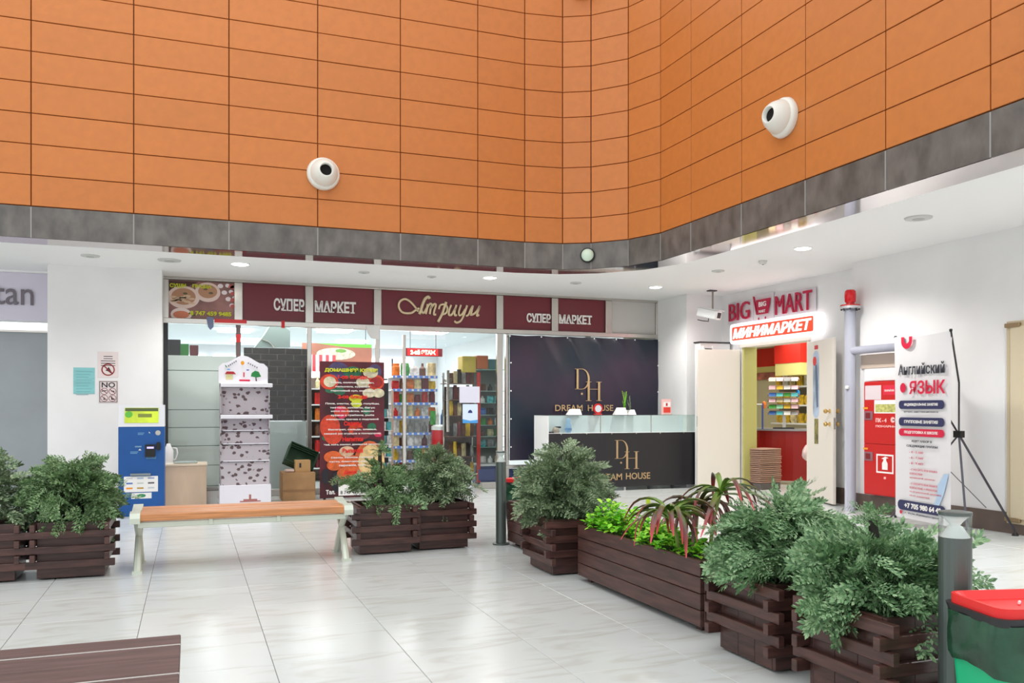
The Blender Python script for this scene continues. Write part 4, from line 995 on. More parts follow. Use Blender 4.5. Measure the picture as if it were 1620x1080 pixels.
m = MB(FY(X0, dy_, 0)); m.box(.24, .48, .07, .085, 0, .002); m.box(.28, .44, .085, .105, 0, .002); m.box(.345, .37, .105, .16, 0, .002); m.build('printed_castle', mat('print_castle', (176, 110, 104), .5), t)
# cardboard boxes and crate
cy_ = 11.35
a = onY(447, 748, cy_); b = onY(499, 790, cy_)
t = thing('cardboard_box', ((a.x + b.x) / 2, cy_ + .2, 0), 'large brown cardboard box on the floor under the green crate', 'box')
MB().bev(a.x, b.x, cy_, cy_ + .40, 0, a.z, .004).build('body', M_card, t)
MB().box(a.x + .0, b.x, cy_ - .003, cy_ + .0, a.z * .32, a.z * .40).build('tape', mat('brown_tape', (146, 108, 70), .4), t)
zt_ = a.z
c0, c1 = onY(467, 731, cy_ + .08).x, onY(491, 748, cy_ + .08).x
t = thing('cardboard_box', ((c0 + c1) / 2, cy_ + .2, zt_), 'small cardboard box on the large one, in front of the crate', 'box')
MB().bev(c0, c1, cy_ + .06, cy_ + .22, zt_, zt_ + .155, .003).build('body', mat('light_cardboard', (184, 146, 98), .8), t)
MB().box(c0 + .05, c0 + .075, cy_ + .057, cy_ + .06, zt_ + .06, zt_ + .12).build('printed_mark', M_ink, t)
pg = MB().bev(c0 - .13, c0 - .01, cy_ + .05, cy_ + .16, zt_, zt_ + .04, .015).build('wrapped_packet', mat('pinkish_wrap', (206, 180, 170), .5)); tag(pg, 'pinkish wrapped packet left of the small cardboard box', 'packet')
t = thing('plastic_crate', (c0 + .07, cy_ + .33, zt_), 'dark green plastic crate leaning on the large cardboard box', 'crate')
Mc = Matrix.Translation((c0 + .09, cy_ + .32, zt_ + .16)) @ Matrix.Rotation(math.radians(24), 4, 'Y') @ Matrix.Rotation(math.radians(60), 4, 'X')
M_cr = mat('crate_green', (36, 66, 44), .5)
MB(Mc).box(-.19, .19, -.14, .14, -.06, -.05).build('crate_floor', M_cr, t)
for sx_ in (-1, 1):
    for k in range(3): MB(Mc).box(sx_ * .19 - .005, sx_ * .19 + .005, -.14, .14, -.05 + .05 * k, -.015 + .05 * k).build('side_slat', M_cr, t)
    for k in range(3): MB(Mc).box(-.19, .19, sx_ * .14 - .005, sx_ * .14 + .005, -.05 + .05 * k, -.015 + .05 * k).build('side_slat', M_cr, t)
MB(Mc).box(-.195, -.185, -.145, .145, .09, .10).box(.185, .195, -.145, .145, .09, .10).box(-.195, .195, -.145, -.135, .09, .10).box(-.195, .195, .135, .145, .09, .10).build('rim', M_cr, t)

# menu poster in front of window
py_ = 11.30
a = onY(506, 571, py_); b = onY(608, 786, py_); W3 = b.x - a.x; z0p, z1p = onY(515, 788, py_).z, a.z
t = thing('menu_poster', ((a.x + b.x) / 2, py_ + .02, 0), 'tall dark red menu poster with food photos before the window', 'poster')
MB(FY(a.x, py_, 0)).bev(0, W3, z0p, z1p, -.012, 0, .002).build('board', mat('poster_maroon', (84, 20, 34), .45, var=.5, scale=2.2), t)
MB(FY(a.x, py_ + .02, 0)).box(.05, .08, 0, z1p, -.03, 0).build('support', M_dark, t)
MB(FY(a.x, py_ + .02, 0)).box(W3 - .08, W3 - .05, 0, z1p, -.03, 0).build('support', M_dark, t)
hh = z1p - z0p
def pp(name, c, pts):
    for k, (x, y, r, ry) in enumerate(pts):
        m = MB(FY(a.x, py_, z0p)); x = max(r, min(W3 - r, x * W3)); y = max(ry, min(hh - ry, y * hh))
        m.disc(r, .0012 + .0004 * pp.n, 20, x, y, ry); pp.n += 1; m.build(name, mat('poster_' + name, c, .5, var=.15, scale=18), t)
pp.n = 0
pp('printed_plum', (74, 64, 104), [(.28, .94, .13, .10), (.85, .93, .09, .10), (.2, .86, .10, .06)])
pp('printed_herb', (40, 104, 74), [(.5, .92, .12, .08), (.30, .78, .08, .05), (.16, .79, .07, .04), (.10, .44, .06, .04), (.8, .52, .06, .05), (.72, .64, .05, .06)])
pp('printed_tomato', (206, 64, 34), [(.14, .85, .12, .10), (.87, .85, .12, .10), (.33, .63, .10, .08), (.14, .52, .13, .16), (.20, .46, .12, .12), (.55, .50, .10, .08)])
pp('printed_dough', (206, 198, 168), [(.15, .85, .08, .07), (.66, .85, .09, .07), (.78, .92, .10, .07), (.76, .77, .09, .06), (.93, .77, .08, .06)])
pp('printed_sauce', (150, 30, 30), [(.87, .85, .085, .07)])
pp('printed_lemon', (196, 206, 44), [(.55, .73, .09, .05), (.56, .69, .07, .05)])
pp('printed_radish', (214, 36, 84), [(.30, .65, .06, .04), (.33, .60, .05, .035), (.9, .46, .05, .03)])
pp('printed_cup', (120, 40, 48), [(.64, .47, .12, .08)])
pp('printed_dark_pot', (26, 24, 34), [(.78, .40, .16, .05), (.08, .16, .05, .10), (.28, .12, .10, .14)])
pp('printed_pastry', (214, 96, 40), [(.20, .30, .12, .08), (.22, .24, .10, .07), (.45, .26, .14, .10), (.40, .18, .12, .08), (.55, .22, .10, .08)])
pp('printed_biscuit', (206, 172, 140), [(.41, .34, .10, .07)])
pp('printed_crust', (200, 90, 40), [(.84, .27, .20, .26)])
pp('printed_pizza', (222, 190, 132), [(.85, .26, .175, .23)])
pz = .002 + .0004 * pp.n
l = MB(FY(a.x, py_, z0p)); l.text('ДОМАШНЯЯ КУХНЯ', W3 * .48, hh * .935, W3 * .82, .055, pz, .002, bold=.05); l.build('lettering', M_yel, t)
M_rt = mat('poster_red_text', (226, 34, 24), .5)
for tx_, y in (('1-ое блюдо', .885), ('2-ое блюдо', .74), ('Салаты', .545), ('Напитки', .43), ('Выпечка', .345), ('Десерт', .185)):
    l = MB(FY(a.x, py_, z0p)); l.text(tx_, W3 * .50, hh * y, .055 * len(tx_) * .7, .06, pz, .002, bold=.04); l.build('lettering', M_rt, t)
lines = (('Борщ, солянка, лагман,', .845), ('пельмени, куриный', .815), ('гороховый суп, окрошка', .785), ('Плов, манты, гуляш, голубцы,', .69), ('тефтели, котлеты, бигус', .66), ('мясо по-тайски, жаркое', .635), ('курица с грибами, рыба', .605), ('макароны, гречка с подливой', .575), ('Винегрет, сельдь, оливье,', .50), ('свежий (из огурцов и помидоров)', .47), ('Чай, кофе, компот, домашний лимонад', .39), ('Самсы, беляши, пирожки', .295), ('тесто, блинчики, булочки', .265), ('пирожки, торт', .235), ('Пахлава', .135))
for tx_, y in lines:
    l = MB(FY(a.x, py_, z0p)); l.text(tx_, W3 * .50, hh * y, min(W3 * .88, .0235 * len(tx_) + .05), .028, pz, .0015, bold=.03); l.build('lettering', M_let, t)
MB(FY(a.x, py_, z0p)).box(W3 * .28, W3 * .78, .03, .18, pz, pz + .001).build('phone_label', M_whitep, t)
l = MB(FY(a.x, py_, z0p)); l.text('Тел.', W3 * .16, .08, .12, .06, pz, .002, bold=.04); l.build('lettering', M_let, t)
l = MB(FY(a.x, py_, z0p)); l.text('8 747 459 9485', W3 * .53, .07, W3 * .44, .045, pz + .001, .001, bold=.02); l.build('lettering', M_ink, t)

# window stickers: brick-print sheet as separate bricks
by_ = YS + .02
a = onY(386, 549, by_); b = onY(487, 665, by_)
t = thing('brick_panel', ((a.x + b.x) / 2, by_ + .03, b.z), 'dark brick-patterned panel standing inside the window behind the carton display', 'panel')
MB(FY(0, by_ + .05, 0)).box(a.x, b.x, b.z, a.z, -.02, 0).build('backing', mat('pale_mortar', (120, 108, 106), .7), t)
rows = 12; rhh = (a.z - b.z) / rows; bw = .22; Mbk = mat('dark_brick', (46, 36, 34), .6, var=.2, scale=8, rnd=.12)
for r in range(rows):
    x = a.x - (bw / 2 if r % 2 else 0)
    while x < b.x:
        x0_, x1_ = max(x + .006, a.x + .001), min(x + bw - .006, b.x - .001)
        if x1_ - x0_ > .02: MB(FY(0, by_ + .05, 0)).bev(x0_, x1_, b.z + rhh * r + .006, b.z + rhh * (r + 1) - .006, 0, .01, .001).build('brick', Mbk, t)
        x += bw
# pale frosted sheet under brick panel, and cabinet backs in the first bay
MB(FY(0, YS + .06, 0)).box(ms_x[1] + .04, ms_x[2] - .03, .09, b.z - .01, -.004, .004).build('frosted_sheet', mat('frosted_window_film', (214, 220, 222), .4), win)
cbk = thing('cold_cabinet', (.15, 12.45, 0), 'pale grey-green back of a tall cabinet standing inside the first window bay', 'cabinet')
zl = [0, .27, .52, .78, 1.05, 1.18, 1.45, 1.74, 2.0]
vv = [797, 769, 736, 705, 676, 648, 586, 562]
zs = [onY(310, v, 12.35).z for v in vv]
for i in range(len(zs) - 1):
    MB().bev(ms_x[0] - .2, ms_x[1] - .02, 12.35, 12.37, max(zs[i], .0) + .004, zs[i + 1] - .004, .003).build('panel', mat('pale_sage_panel', (226, 229, 226), .22), cbk)
    MB().box(ms_x[0] - .2, ms_x[1] - .02, 12.372, 12.40, max(0, zs[i] - .003), zs[i] + .01).build('rail', mat('sage_rail', (130, 148, 140), .4), cbk)
MB().box(ms_x[0] - .2, ms_x[1] - .02, 12.40, 12.8, 0, zs[-1] - .01).build('carcass', mat('sage_carcass', (176, 188, 182), .5), cbk)

# ================================================================== BLACK BACKDROP AND COUNTER
bq = YS - .07
tl_, tr_ = onY(806, 529, bq), onY(1041, 536, bq); zb_ = onY(810, 728, bq).z; zt2 = onY(920, 533, bq).z
bd = thing('backdrop_banner', ((tl_.x + tr_.x) / 2, bq, zb_), 'large black backdrop banner with gold monogram behind the counter', 'banner')
def backdrop_mat():
    m = bpy.data.materials.new('mottled_black_banner'); m.use_nodes = True; nt = m.node_tree; b = nt.nodes['Principled BSDF']; b.inputs['Roughness'].default_value = .4
    tc = nt.nodes.new('ShaderNodeTexCoord'); nz = nt.nodes.new('ShaderNodeTexNoise'); nz.inputs['Scale'].default_value = .9; nt.links.new(tc.outputs['Object'], nz.inputs[0])
    rp = nt.nodes.new('ShaderNodeValToRGB'); e = rp.color_ramp.elements; e[0].position = .35; e[0].color = lin((18, 32, 46)); e[1].position = .65; e[1].color = lin((56, 38, 58))  # mottled from dark blue to purple
    nt.links.new(nz.outputs[0], rp.inputs[0]); nt.links.new(rp.outputs[0], b.inputs['Base Color']); return m
M_bd = backdrop_mat()
nx_, nz_ = 70, 36; m = MB()
hooks = [0.0, .20, .37, .55, .70, .83, 1.0]
for j in range(nz_ + 1):
    for i in range(nx_ + 1):
        s, r = i / nx_, j / nz_; x = tl_.x + (tr_.x - tl_.x) * s; z = zb_ + (zt2 - zb_) * r
        wv = 0
        for hk in hooks[1:-1]:
            d_ = (s - hk) - (1 - r) * .42 ; wv += .016 * math.exp(-(d_ / .035) ** 2) * 2.2 * max(0, 1 - (1 - r) * 1.8) * (1 if (1 - r) > .01 else .3)
        wv += .006 * math.sin(9 * s + 5 * r) * (1 - r)
        z -= .012 * (r > .98) * min(abs(s - hk) for hk in hooks) * 10
        m.v.append(Vector((x, bq - wv, z)))
for j in range(nz_):
    for i in range(nx_): a = j * (nx_ + 1) + i; m.f.append([a, a + 1, a + nx_ + 2, a + nx_ + 1])
m.build('cloth', M_bd, bd, smooth=True)
for hk in hooks: MB(FY(tl_.x + (tr_.x - tl_.x) * hk, bq - .02, zt2 - .02)).disc(.012, .006, 10).build('grommet', M_whitepl, bd)
for k in range(1, 5):
    for x in (tl_.x + .015, tr_.x - .015): MB(FY(x, bq - .02, zt2 - k * .42)).disc(.012, .006, 10).build('grommet', M_whitepl, bd)
def monogram(parent, ox, y, oz, s):
    """D over H with serifs, s = full height"""
    M = FY(ox, y, oz); T = .004
    d = MB(M); h = s * .64; y0 = s * .36   # D
    d.box(.02 * s, .085 * s, y0, y0 + h, 0, T); d.box(-.04 * s, .20 * s, y0, y0 + .014 * s, 0, T); d.box(-.04 * s, .20 * s, y0 + h - .014 * s, y0 + h, 0, T)
    n = 20; V = []
    for k in range(n + 1):
        a = math.pi / 2 - math.pi * k / n; ro, ri = 1.0, 1.0
        V.append((.20 * s + .27 * s * math.cos(a), y0 + h / 2 + h / 2 * math.sin(a), T)); V.append((.20 * s + .205 * s * math.cos(a), y0 + h / 2 + (h / 2 - .014 * s) * math.sin(a), T))
    d.add(V, [(2 * k, 2 * k + 2, 2 * k + 3, 2 * k + 1) for k in range(n)])
    d.build('letter_d', M_gold, parent)
    hm = MB(M); hh = s * .60
    for x in (.40, .76):
        hm.box(x * s, (x + .07) * s, 0, hh, 0, T + .001); hm.box((x - .06) * s, (x + .13) * s, 0, .014 * s, 0, T); hm.box((x - .06) * s, (x + .13) * s, hh - .014 * s, hh, 0, T)
    hm.box(.47 * s, .76 * s, hh * .60, hh * .60 + .014 * s, 0, T); hm.build('letter_h', M_gold, parent)
    MB(M).disc(.035 * s, T, 14, .20 * s, .22 * s).build('dot', M_gold, parent)
a = onY(908, 583, bq); b = onY(947, 634, bq); monogram(bd, a.x + .02, bq - .03, b.z, (a.z - b.z))
a = onY(877, 645, bq); b = onY(980, 645, bq)
l = MB(FY(0, bq - .03, 0)); l.text('DREAM', a.x + .23, a.z, .46, .095, 0, .003, bold=.01); l.build('lettering', M_gold, bd)
l = MB(FY(0, bq - .03, 0)); l.text('HOUSE', a.x + .77, a.z, .44, .095, 0, .003, bold=.01); l.build('lettering', M_gold, bd)
# chrome frame under and beside the backdrop, navy panel
xp_ = onY(802, 600, YS).x; MB(FY(0, YS, 0)).bev(xp_ - .03, xp_ + .02, .09, 2.31, -.03, .04, .004).build('mullion', M_steel, win)
fr_ = MB(FY(0, YS, 0)); fr_.bev(ms_x[4] + .05, ms_x[7], zb_ - .12, zb_ - .07, .0, .05, .004); fr_.build('low_rail', M_steel, win)
MB(FY(0, YS, 0)).box(ms_x[4] - .32, ms_x[7] - .04, .12, zb_ - .13, -.03, -.01).build('navy_panel', M_navy, win)

cyq = 11.1
xl = onY(867, 700, cyq).x; xr = onY(1107, 700, cyq).x; ztp = onY(980, 656, cyq).z; zmid = onY(980, 684, cyq).z; zlow = onY(980, 770, cyq).z
ct_ = thing('display_counter', ((xl + xr) / 2, cyq + .25, 0), 'glass-topped display counter with black monogram front panel', 'counter')
D_ = .52
MB().bev(xl + .014, xr - .014, cyq + .02, cyq + D_ - .01, .12, zmid - .021, .004).build('body', M_whitepl, ct_)
MB(FY(0, cyq, 0)).box(xl + .01, xr, zlow, zmid - .005, -.015, .004).build('front_banner', mat('black_front_print', (30, 28, 32), .5), ct_)
MB().bev(xl + .013, xr - .013, cyq, cyq + D_, zmid - .02, zmid, .003).build('deck', M_whitepl, ct_)
M_fr = mat('frosted_counter', (226, 230, 236), .3)
MB().box(xl + .01, xr, cyq + .20, cyq + .21, zmid, ztp - .01).build('frosted_back', M_fr, ct_)
MB().box(xl, xl + .012, cyq, cyq + D_, .12, ztp - .008).build('side_panel', M_whitepl, ct_)
MB().box(xr - .012, xr, cyq, cyq + D_, zmid, ztp - .008).build('side_panel', M_fr, ct_)
for k in range(3): MB().box(xl + .015 + (xr - xl - .03) * k / 3, xl + .005 + (xr - xl - .03) * (k + 1) / 3, cyq + .004, cyq + .009, zmid, ztp - .01).build('front_pane', M_glass, ct_)
MB().bev(xl - .01, xr + .01, cyq - .01, cyq + D_ + .01, ztp - .008, ztp, .002).build('glass_top', glassmat('green_edged_glass', (238, 248, 244)), ct_)
for k in range(1, 3): MB().tube([(xl + (xr - xl) * k / 3, cyq + .015, zmid), (xl + (xr - xl) * k / 3, cyq + .015, ztp - .008)], .008, 8).build('standoff', M_steel, ct_)
for k in range(7): MB().lathe([(.018, 0), (.018, .12)], 10, xl + .04 + (xr - xl - .08) * k / 6, cyq + .06).build('foot', M_whitepl if k % 3 == 0 else M_dark, ct_)
for k in range(6): MB(FY(xl + .2 + .4 * k, cyq - .004, zmid - .014)).disc(.010, .002, 8).build('pin', M_steel, ct_)
a = onY(972, 696, cyq); b = onY(1010, 741, cyq); monogram(ct_, a.x + .02, cyq - .005, b.z, a.z - b.z)
a = onY(942, 755, cyq)
l = MB(FY(0, cyq - .005, 0)); l.text('DREAM', a.x + .21, a.z, .43, .095, 0, .003, bold=.01); l.build('lettering', M_gold, ct_)
l = MB(FY(0, cyq - .005, 0)); l.text('HOUSE', a.x + .69, a.z + .005, .40, .095, 0, .003, bold=.01); l.build('lettering', M_gold, ct_)
# things on the counter
def tent(u, w, h, label):
    x = onY(u, 650, cyq + .15).x; m = MB(); y = cyq + .15
    m.add([(x - w / 2, y - .04, ztp), (x + w / 2, y - .04, ztp), (x + w / 2 - .01, y, ztp + h), (x - w / 2 + .04, y, ztp + h), (x - w / 2 - .0, y + .05, ztp), (x + w / 2, y + .05, ztp)], [(0, 1, 2, 3), (5, 4, 3, 2), (0, 3, 4), (1, 5, 2)])
    o = m.build('tent_card', M_whitep); tag(o, label, 'card', 'folded white cards on the counter'); return x
tent(908, .22, .085, 'folded white card left of the red-rimmed round mirror')
tent(981, .20, .105, 'larger folded white card right of the red-rimmed round mirror')
tent(999, .12, .075, 'smaller folded white card touching the larger one, before the green sprig')
x = onY(946, 650, cyq + .15).x; t = thing('round_mirror', (x, cyq + .15, ztp), 'small round mirror in a red rim standing on the counter', 'mirror')
Mq = FY(x, cyq + .15, ztp + .09)
MB(Mq).prism([(.075 * math.cos(k * math.pi / 12), .075 * math.sin(k * math.pi / 12)) for k in range(24)], -.01, .01).build('rim', M_red, t)
MB(Mq).disc(.052, .0115, 20).build('glass', mat('pale_mirror', (206, 214, 220), .15), t)
MB().bev(x - .055, x + .055, cyq + .12, cyq + .19, ztp, ztp + .016, .004).build('foot', M_red, t)
x = onY(990, 640, cyq + .3).x
def sprig(x, y, z, h, n, m_, label):
    t = thing('potted_sprig', (x, y, z), label, 'plant'); rng = random.Random(n)
    MB(Matrix.Translation((x, y, z))).lathe([(.035, 0), (.045, .07), (.04, .07), (.035, .05)], 14).build('pot', M_whitepl, t)
    s = MB(); lv = MB()
    for k in range(n):
        az = rng.uniform(0, 6.28); r = rng.uniform(.02, .07); H_ = h * rng.uniform(.5, 1.0)
        s.tube([(x, y, z + .05), (x + r * .3 * math.cos(az), y + r * .3 * math.sin(az), z + H_ * .6), (x + r * math.cos(az), y + r * math.sin(az), z + H_)], .0025, 4)
        for j in range(14):
            q = .25 + .75 * j / 14; px_, py_2, pz_ = x + r * q * q * math.cos(az), y + r * q * q * math.sin(az), z + H_ * q
            a = rng.uniform(0, 6.28); L_ = .030 * (1.15 - q * .7)
            lv.M = Matrix.Translation((px_, py_2, pz_)) @ Matrix.Rotation(a, 4, 'Z') @ Matrix.Rotation(-.5, 4, 'Y'); lv.quad((0, 0, 0), (L_ * .5, L_ * .3, 0), (L_, 0, 0), (L_ * .5, -L_ * .3, 0))
    o = s.build('stems', m_, t); o['kind'] = 'stuff'; o = lv.build('leaves', m_, t); o['kind'] = 'stuff'
sprig(x, cyq + .33, ztp, .36, 9, M_lime, 'bright green sprig in a pot behind the white cards')
sprig(x + .11, cyq + .36, ztp, .30, 5, M_con2, 'dull grey-green sprig right of the bright green one')
x = onY(1054, 640, cyq + .2).x; t = thing('price_holder', (x, cyq + .2, ztp), 'clear stand with a pink and red leaflet at the counter end', 'leaflet stand')
Mq = FY(x, cyq + .2, ztp)
MB(Mq).bev(-.085, .085, 0, .235, -.004, .004, .001).build('holder', mat('pink_leaflet', (236, 190, 186), .4), t)
MB(Mq).box(-.05, .07, .03, .11, .004, .006).build('printed_red', mat('leaflet_red', (226, 66, 50), .5), t)
MB(Mq).box(-.05, .07, .12, .19, .004, .006).build('printed_white', M_whitep, t)
MB(Mq).box(-.01, .02, .13, .175, .006, .007).build('printed_mark', M_red, t)
MB(Mq).box(-.07, .08, .0, .01, -.05, .03).build('base', M_acr, t)
# inside the counter
x = onY(879, 680, cyq + .1).x; t = thing('ornament', (x, cyq + .1, zmid), 'small dark and cream ornament inside the counter, left end', 'ornament')
MB(Matrix.Translation((x, cyq + .1, zmid))).lathe([(.05, 0), (.06, .02), (.045, .07), (.02, .09)], 14).build('body', mat('cream_glaze', (190, 172, 158), .3), t, smooth=True)
MB(Matrix.Translation((x + .03, cyq + .1, zmid + .07))).bev(-.04, .045, -.03, .03, 0, .025, .006).build('cap', M_dark, t)
MB(Matrix.Translation((x - .08, cyq + .08, zmid))).bev(-.03, .04, -.02, .02, 0, .02, .005).build('tail', M_dark, t)
x = onY(899, 680, cyq + .1).x; t = thing('baby_bottle', (x, cyq + .1, zmid), 'pale blue rounded figure inside the counter', 'figure')
T = Matrix.Translation((x, cyq + .1, zmid)); MB(T).lathe([(.03, 0), (.05, .04), (.045, .10), (.03, .15), (.035, .18), (.02, .21), (.005, .215)], 16).build('body', mat('pale_blue', (160, 190, 226), .3), t, smooth=True)
MB(T).lathe([(.046, .03), (.0515, .05), (.049, .07)], 16, cap=False).build('band', mat('mid_blue', (110, 150, 206), .3), t)

# ---- tall white cabinet behind the open door leaf
t = thing('tall_cabinet', (7.2, 11.15, 0), 'tall white cabinet with dark glass door behind the open left door leaf', 'cabinet')
ca = onY(1101, 540, 11.0); cb2 = onY(1150, 540, 11.0); zc2 = onY(1120, 541, 11.0).z
MB().bev(ca.x + .02, cb2.x, 10.92, 11.06, 0, zc2 - .02, .004).build('body', M_whitepl, t)
MB().bev(ca.x - .0, cb2.x + .02, 10.90, 11.07, zc2 - .02, zc2, .003).build('top', M_dark, t)
MB(FY(ca.x + .02, 10.91, 0)).box(.07, .20, .2, zc2 - .10, -.008, .004).build('glass_door', mat('dark_cabinet_glass', (70, 74, 76), .15), t)
for x_ in (.04, .20): MB(FY(ca.x + .02, 10.91, 0)).bev(x_, x_ + .03, .2, zc2 - .07, -.008, .01, .002).build('frame', M_whitepl, t)

# ---- CCTV camera
a = onX(1127, 495, XD - .0)
cx0, cy0, cz0 = 7.28, 10.75, 2.62
q = onY(1122, 496, 10.7); cx0, cz0 = q.x, q.z; cy0 = 10.7
t = thing('security_camera', (cx0, cy0, ZC), 'white security camera hanging in the corner left of the crimson letters', 'camera')
MB().box(cx0 - .01, cx0 + .11, cy0 - .04, cy0 + .05, ZC - .015, ZC).build('ceiling_plate', M_dark, t)
MB().tube([(cx0 + .06, cy0, ZC - .01), (cx0 + .06, cy0, cz0 + .07), (cx0 + .04, cy0, cz0 + .03)], .014, 8).build('bracket', mat('bracket_grey', (150, 140, 130), .5), t)
Mc = Matrix.Translation((cx0, cy0, cz0)) @ Matrix.Rotation(math.radians(24), 4, 'Z') @ Matrix.Rotation(math.radians(14), 4, 'X')
MB(Mc).bev(-.075, .075, -.17, .17, -.065, .065, .015).build('housing', M_whitepl, t)
MB(Mc).bev(-.08, .08, -.20, .15, .067, .078, .003).build('sun_shield', M_whitepl, t)
MB(Mc).box(-.045, .04, -.1745, -.170, -.04, .04).build('lens', M_black, t)
MB().tube([(cx0 + .02, cy0 + .05, cz0 - .04), (cx0 + .0, cy0 + .02, cz0 - .11), (cx0 - .09, cy0 + .06, cz0 - .10), (cx0 - .12, cy0 + .12, cz0 - .08)], .007, 6).build('cable', M_black, t, smooth=True)

# ================================================================== RIGHT WALL: PIPE, FIRE CABINET, X BANNER
pb = onZ(1357, 806, 0); px_, py2 = 7.22, 7.98
M_pipe = mat('grey_blue_pipe', (168, 170, 184), .4)
t = thing('standpipe', (px_, py2, 0), 'grey-blue pipe column with branch and bolted flange beside the door', 'pipe')
ztop = onX(1355, 487, px_).z; zbr = onX(1368, 553, px_).z
MB(Matrix.Translation((px_, py2, 0))).lathe([(.062, 0), (.062, ztop)], 20).build('riser', M_pipe, t, smooth=True)
MB().tube([(px_, py2 - .03, zbr), (px_, py2 - 1.0, zbr)], .045, 16).build('branch', M_pipe, t, smooth=True)
MB(Matrix.Translation((px_, py2, ztop))).lathe([(.10, 0), (.115, .006), (.115, .03)], 24).build('flange', mat('flange_pale', (200, 200, 202), .35, .4), t)
for k in range(8):
    an = k * math.pi / 4; MB(Matrix.Translation((px_ + .095 * math.cos(an), py2 + .095 * math.sin(an), ztop - .016))).lathe([(.012, 0), (.012, .02)], 6).build('bolt', M_dark, t)
MB(Matrix.Translation((px_ - .06, py2 - .02, onX(1362, 612, px_).z))).lathe([(.02, -.02), (.026, 0), (.02, .02)], 12).build('knob', M_whitepl, t)
t = thing('beacon', (px_, py2, ztop + .031), 'red warning beacon on top of the grey-blue pipe', 'beacon')
T = Matrix.Translation((px_, py2, ztop + .0315)); MB(T).lathe([(.112, 0), (.112, .014), (.05, .02), (.045, .04)], 24).build('base', mat('beacon_base', (190, 30, 26), .35), t)
MB(T).lathe([(.05, .04), (.062, .055), (.064, .14), (.060, .175), (.045, .19), (.01, .193)], 20).build('dome', mat('beacon_dome', (206, 14, 24), .12, emit=.05), t, smooth=True)
# fire cabinet on the hall wall
fx0 = XW - .14
ya, yb_ = onX(1366, 700, fx0).y, onX(1424, 700, fx0).y
zt3 = onX(1390, 603, fx0).z; zb3 = onX(1400, 785, fx0).z
t = thing('fire_cabinet', (XW - .07, (ya + yb_) / 2, zb3), 'red fire hose and extinguisher cabinet behind the standing banner', 'fire cabinet')
MB().bev(fx0 + .01, XW - .001, yb_, ya, zb3, zt3, .004).build('body', M_red, t)
Mx = FX(fx0 + .01, ya, zb3); Wc, Hc = ya - yb_, zt3 - zb3; zm = Hc * .45
d1 = MB(Mx).bev(.01, Wc - .01, zm + .004, Hc - .01, 0, .012, .003).build('door', M_red, t)
d2_ = MB(Mx).bev(.01, Wc - .01, .01, zm - .004, 0, .012, .003).build('door', M_red, t)
for dd, z_ in ((d1, .66), (d2_, .30)):
    MB(Mx).bev(.02, .15, Hc * z_ , Hc * z_ + .10, .012, .020, .003).build('handle_frame', mat('handle_grey', (140, 96, 104), .4), dd)
    MB(Mx).box(.045, .115, Hc * z_ + .018, Hc * z_ + .082, .020, .022).build('handle_recess', mat('handle_recess', (120, 10, 16), .5), dd)
    MB(Mx).box(.0, .07, Hc * z_ + .125, Hc * z_ + .145, .012, .014).build('seal', mat('yellow_seal', (232, 160, 30), .5), dd)
MB(Mx).box(.03, .27, Hc * .84, Hc * .965, .012, .014).build('label_sheet', mat('pale_label', (220, 204, 208), .5), d1)
MB(Mx).box(.30, .48, Hc * .88, Hc * .965, .012, .014).build('label_sheet', mat('crimson_label', (216, 40, 66), .5), d1)
l = MB(Mx); l.text('ПОЖАРНЫЙ КРАН', .39, Hc * .92, .14, .03, .014, .001, bold=.02); l.build('lettering', M_let, d1)
MB(Mx).box(.17, .54, Hc * .72, Hc * .84 - .005, .012, .014).build('scheme_sheet', M_whitep, d1)
MB(Mx).box(.185, .525, Hc * .73, Hc * .80, .014, .015).build('scheme_drawing', mat('scheme_olive', (190, 188, 110), .6, var=.25, scale=30), d1)
l = MB(Mx); l.text('ПК - 4', .27, Hc * .66, .16, .045, .012, .002, bold=.05); l.build('lettering', mat('pink_white_print', (246, 190, 186), .5), d1)
l = MB(Mx); l.text('ПОЖАРНЫЙ', .36, Hc * .61, .34, .03, .012, .002, bold=.04); l.build('lettering', mat('pink_white_print', (246, 190, 186), .5), d1)
m = MB(Mx); m.disc(.032, .014, 12, .44, Hc * .665); m.box(.44, .50, Hc * .66, Hc * .67, .012, .014); m.build('hose_pictogram', mat('pink_white_print', (246, 190, 186), .5), d1)
m = MB(Mx); px0, px1, pz0, pz1 = .20, .45, Hc * .20, Hc * .365; e = .018
for r_ in ((px0, px1, pz0, pz0 + e), (px0, px1, pz1 - e, pz1), (px0, px0 + e, pz0 + e, pz1 - e), (px1 - e, px1, pz0 + e, pz1 - e)): m.box(*r_, .012, .014)
m.build('pictogram_border', M_whitep, d2_)
MB(Mx).prism([(.285, pz0 + .04), (.365, pz0 + .04), (.365, pz1 - .10), (.345, pz1 - .07), (.345, pz1 - .045), (.38, pz1 - .04), (.33, pz1 - .025), (.275, pz1 - .05), (.305, pz1 - .055), (.305, pz1 - .07), (.285, pz1 - .10)], .012, .014).build('extinguisher_pictogram', M_whitep, d2_)
MB(Mx).box(.31, .34, Hc * .15, Hc * .17, .012, .014).build('number_mark', mat('pink_white_print', (246, 190, 186), .5), d2_)
# white and beige panels over the cabinet
o = MB(FX(XW, 0, 0)).bev(-onX(1373, 590, XW).y, -onX(1424, 590, XW).y, zt3 + .01, onX(1390, 583, XW).z, 0, .05, .003).build('duct_cover', M_whitepl); tag(o, 'white box on the wall between the red cabinet and the pipe branch', 'wall box')
o = MB(FX(XW, 0, 0)).bev(-onX(1364, 590, XW).y, -onX(1424, 590, XW).y, onX(1390, 582, XW).z, zbr - .05, 0, .02, .003).build('wall_panel', mat('taupe_panel', (196, 178, 164), .6)); tag(o, 'taupe wall panel under the grey pipe branch', 'panel')
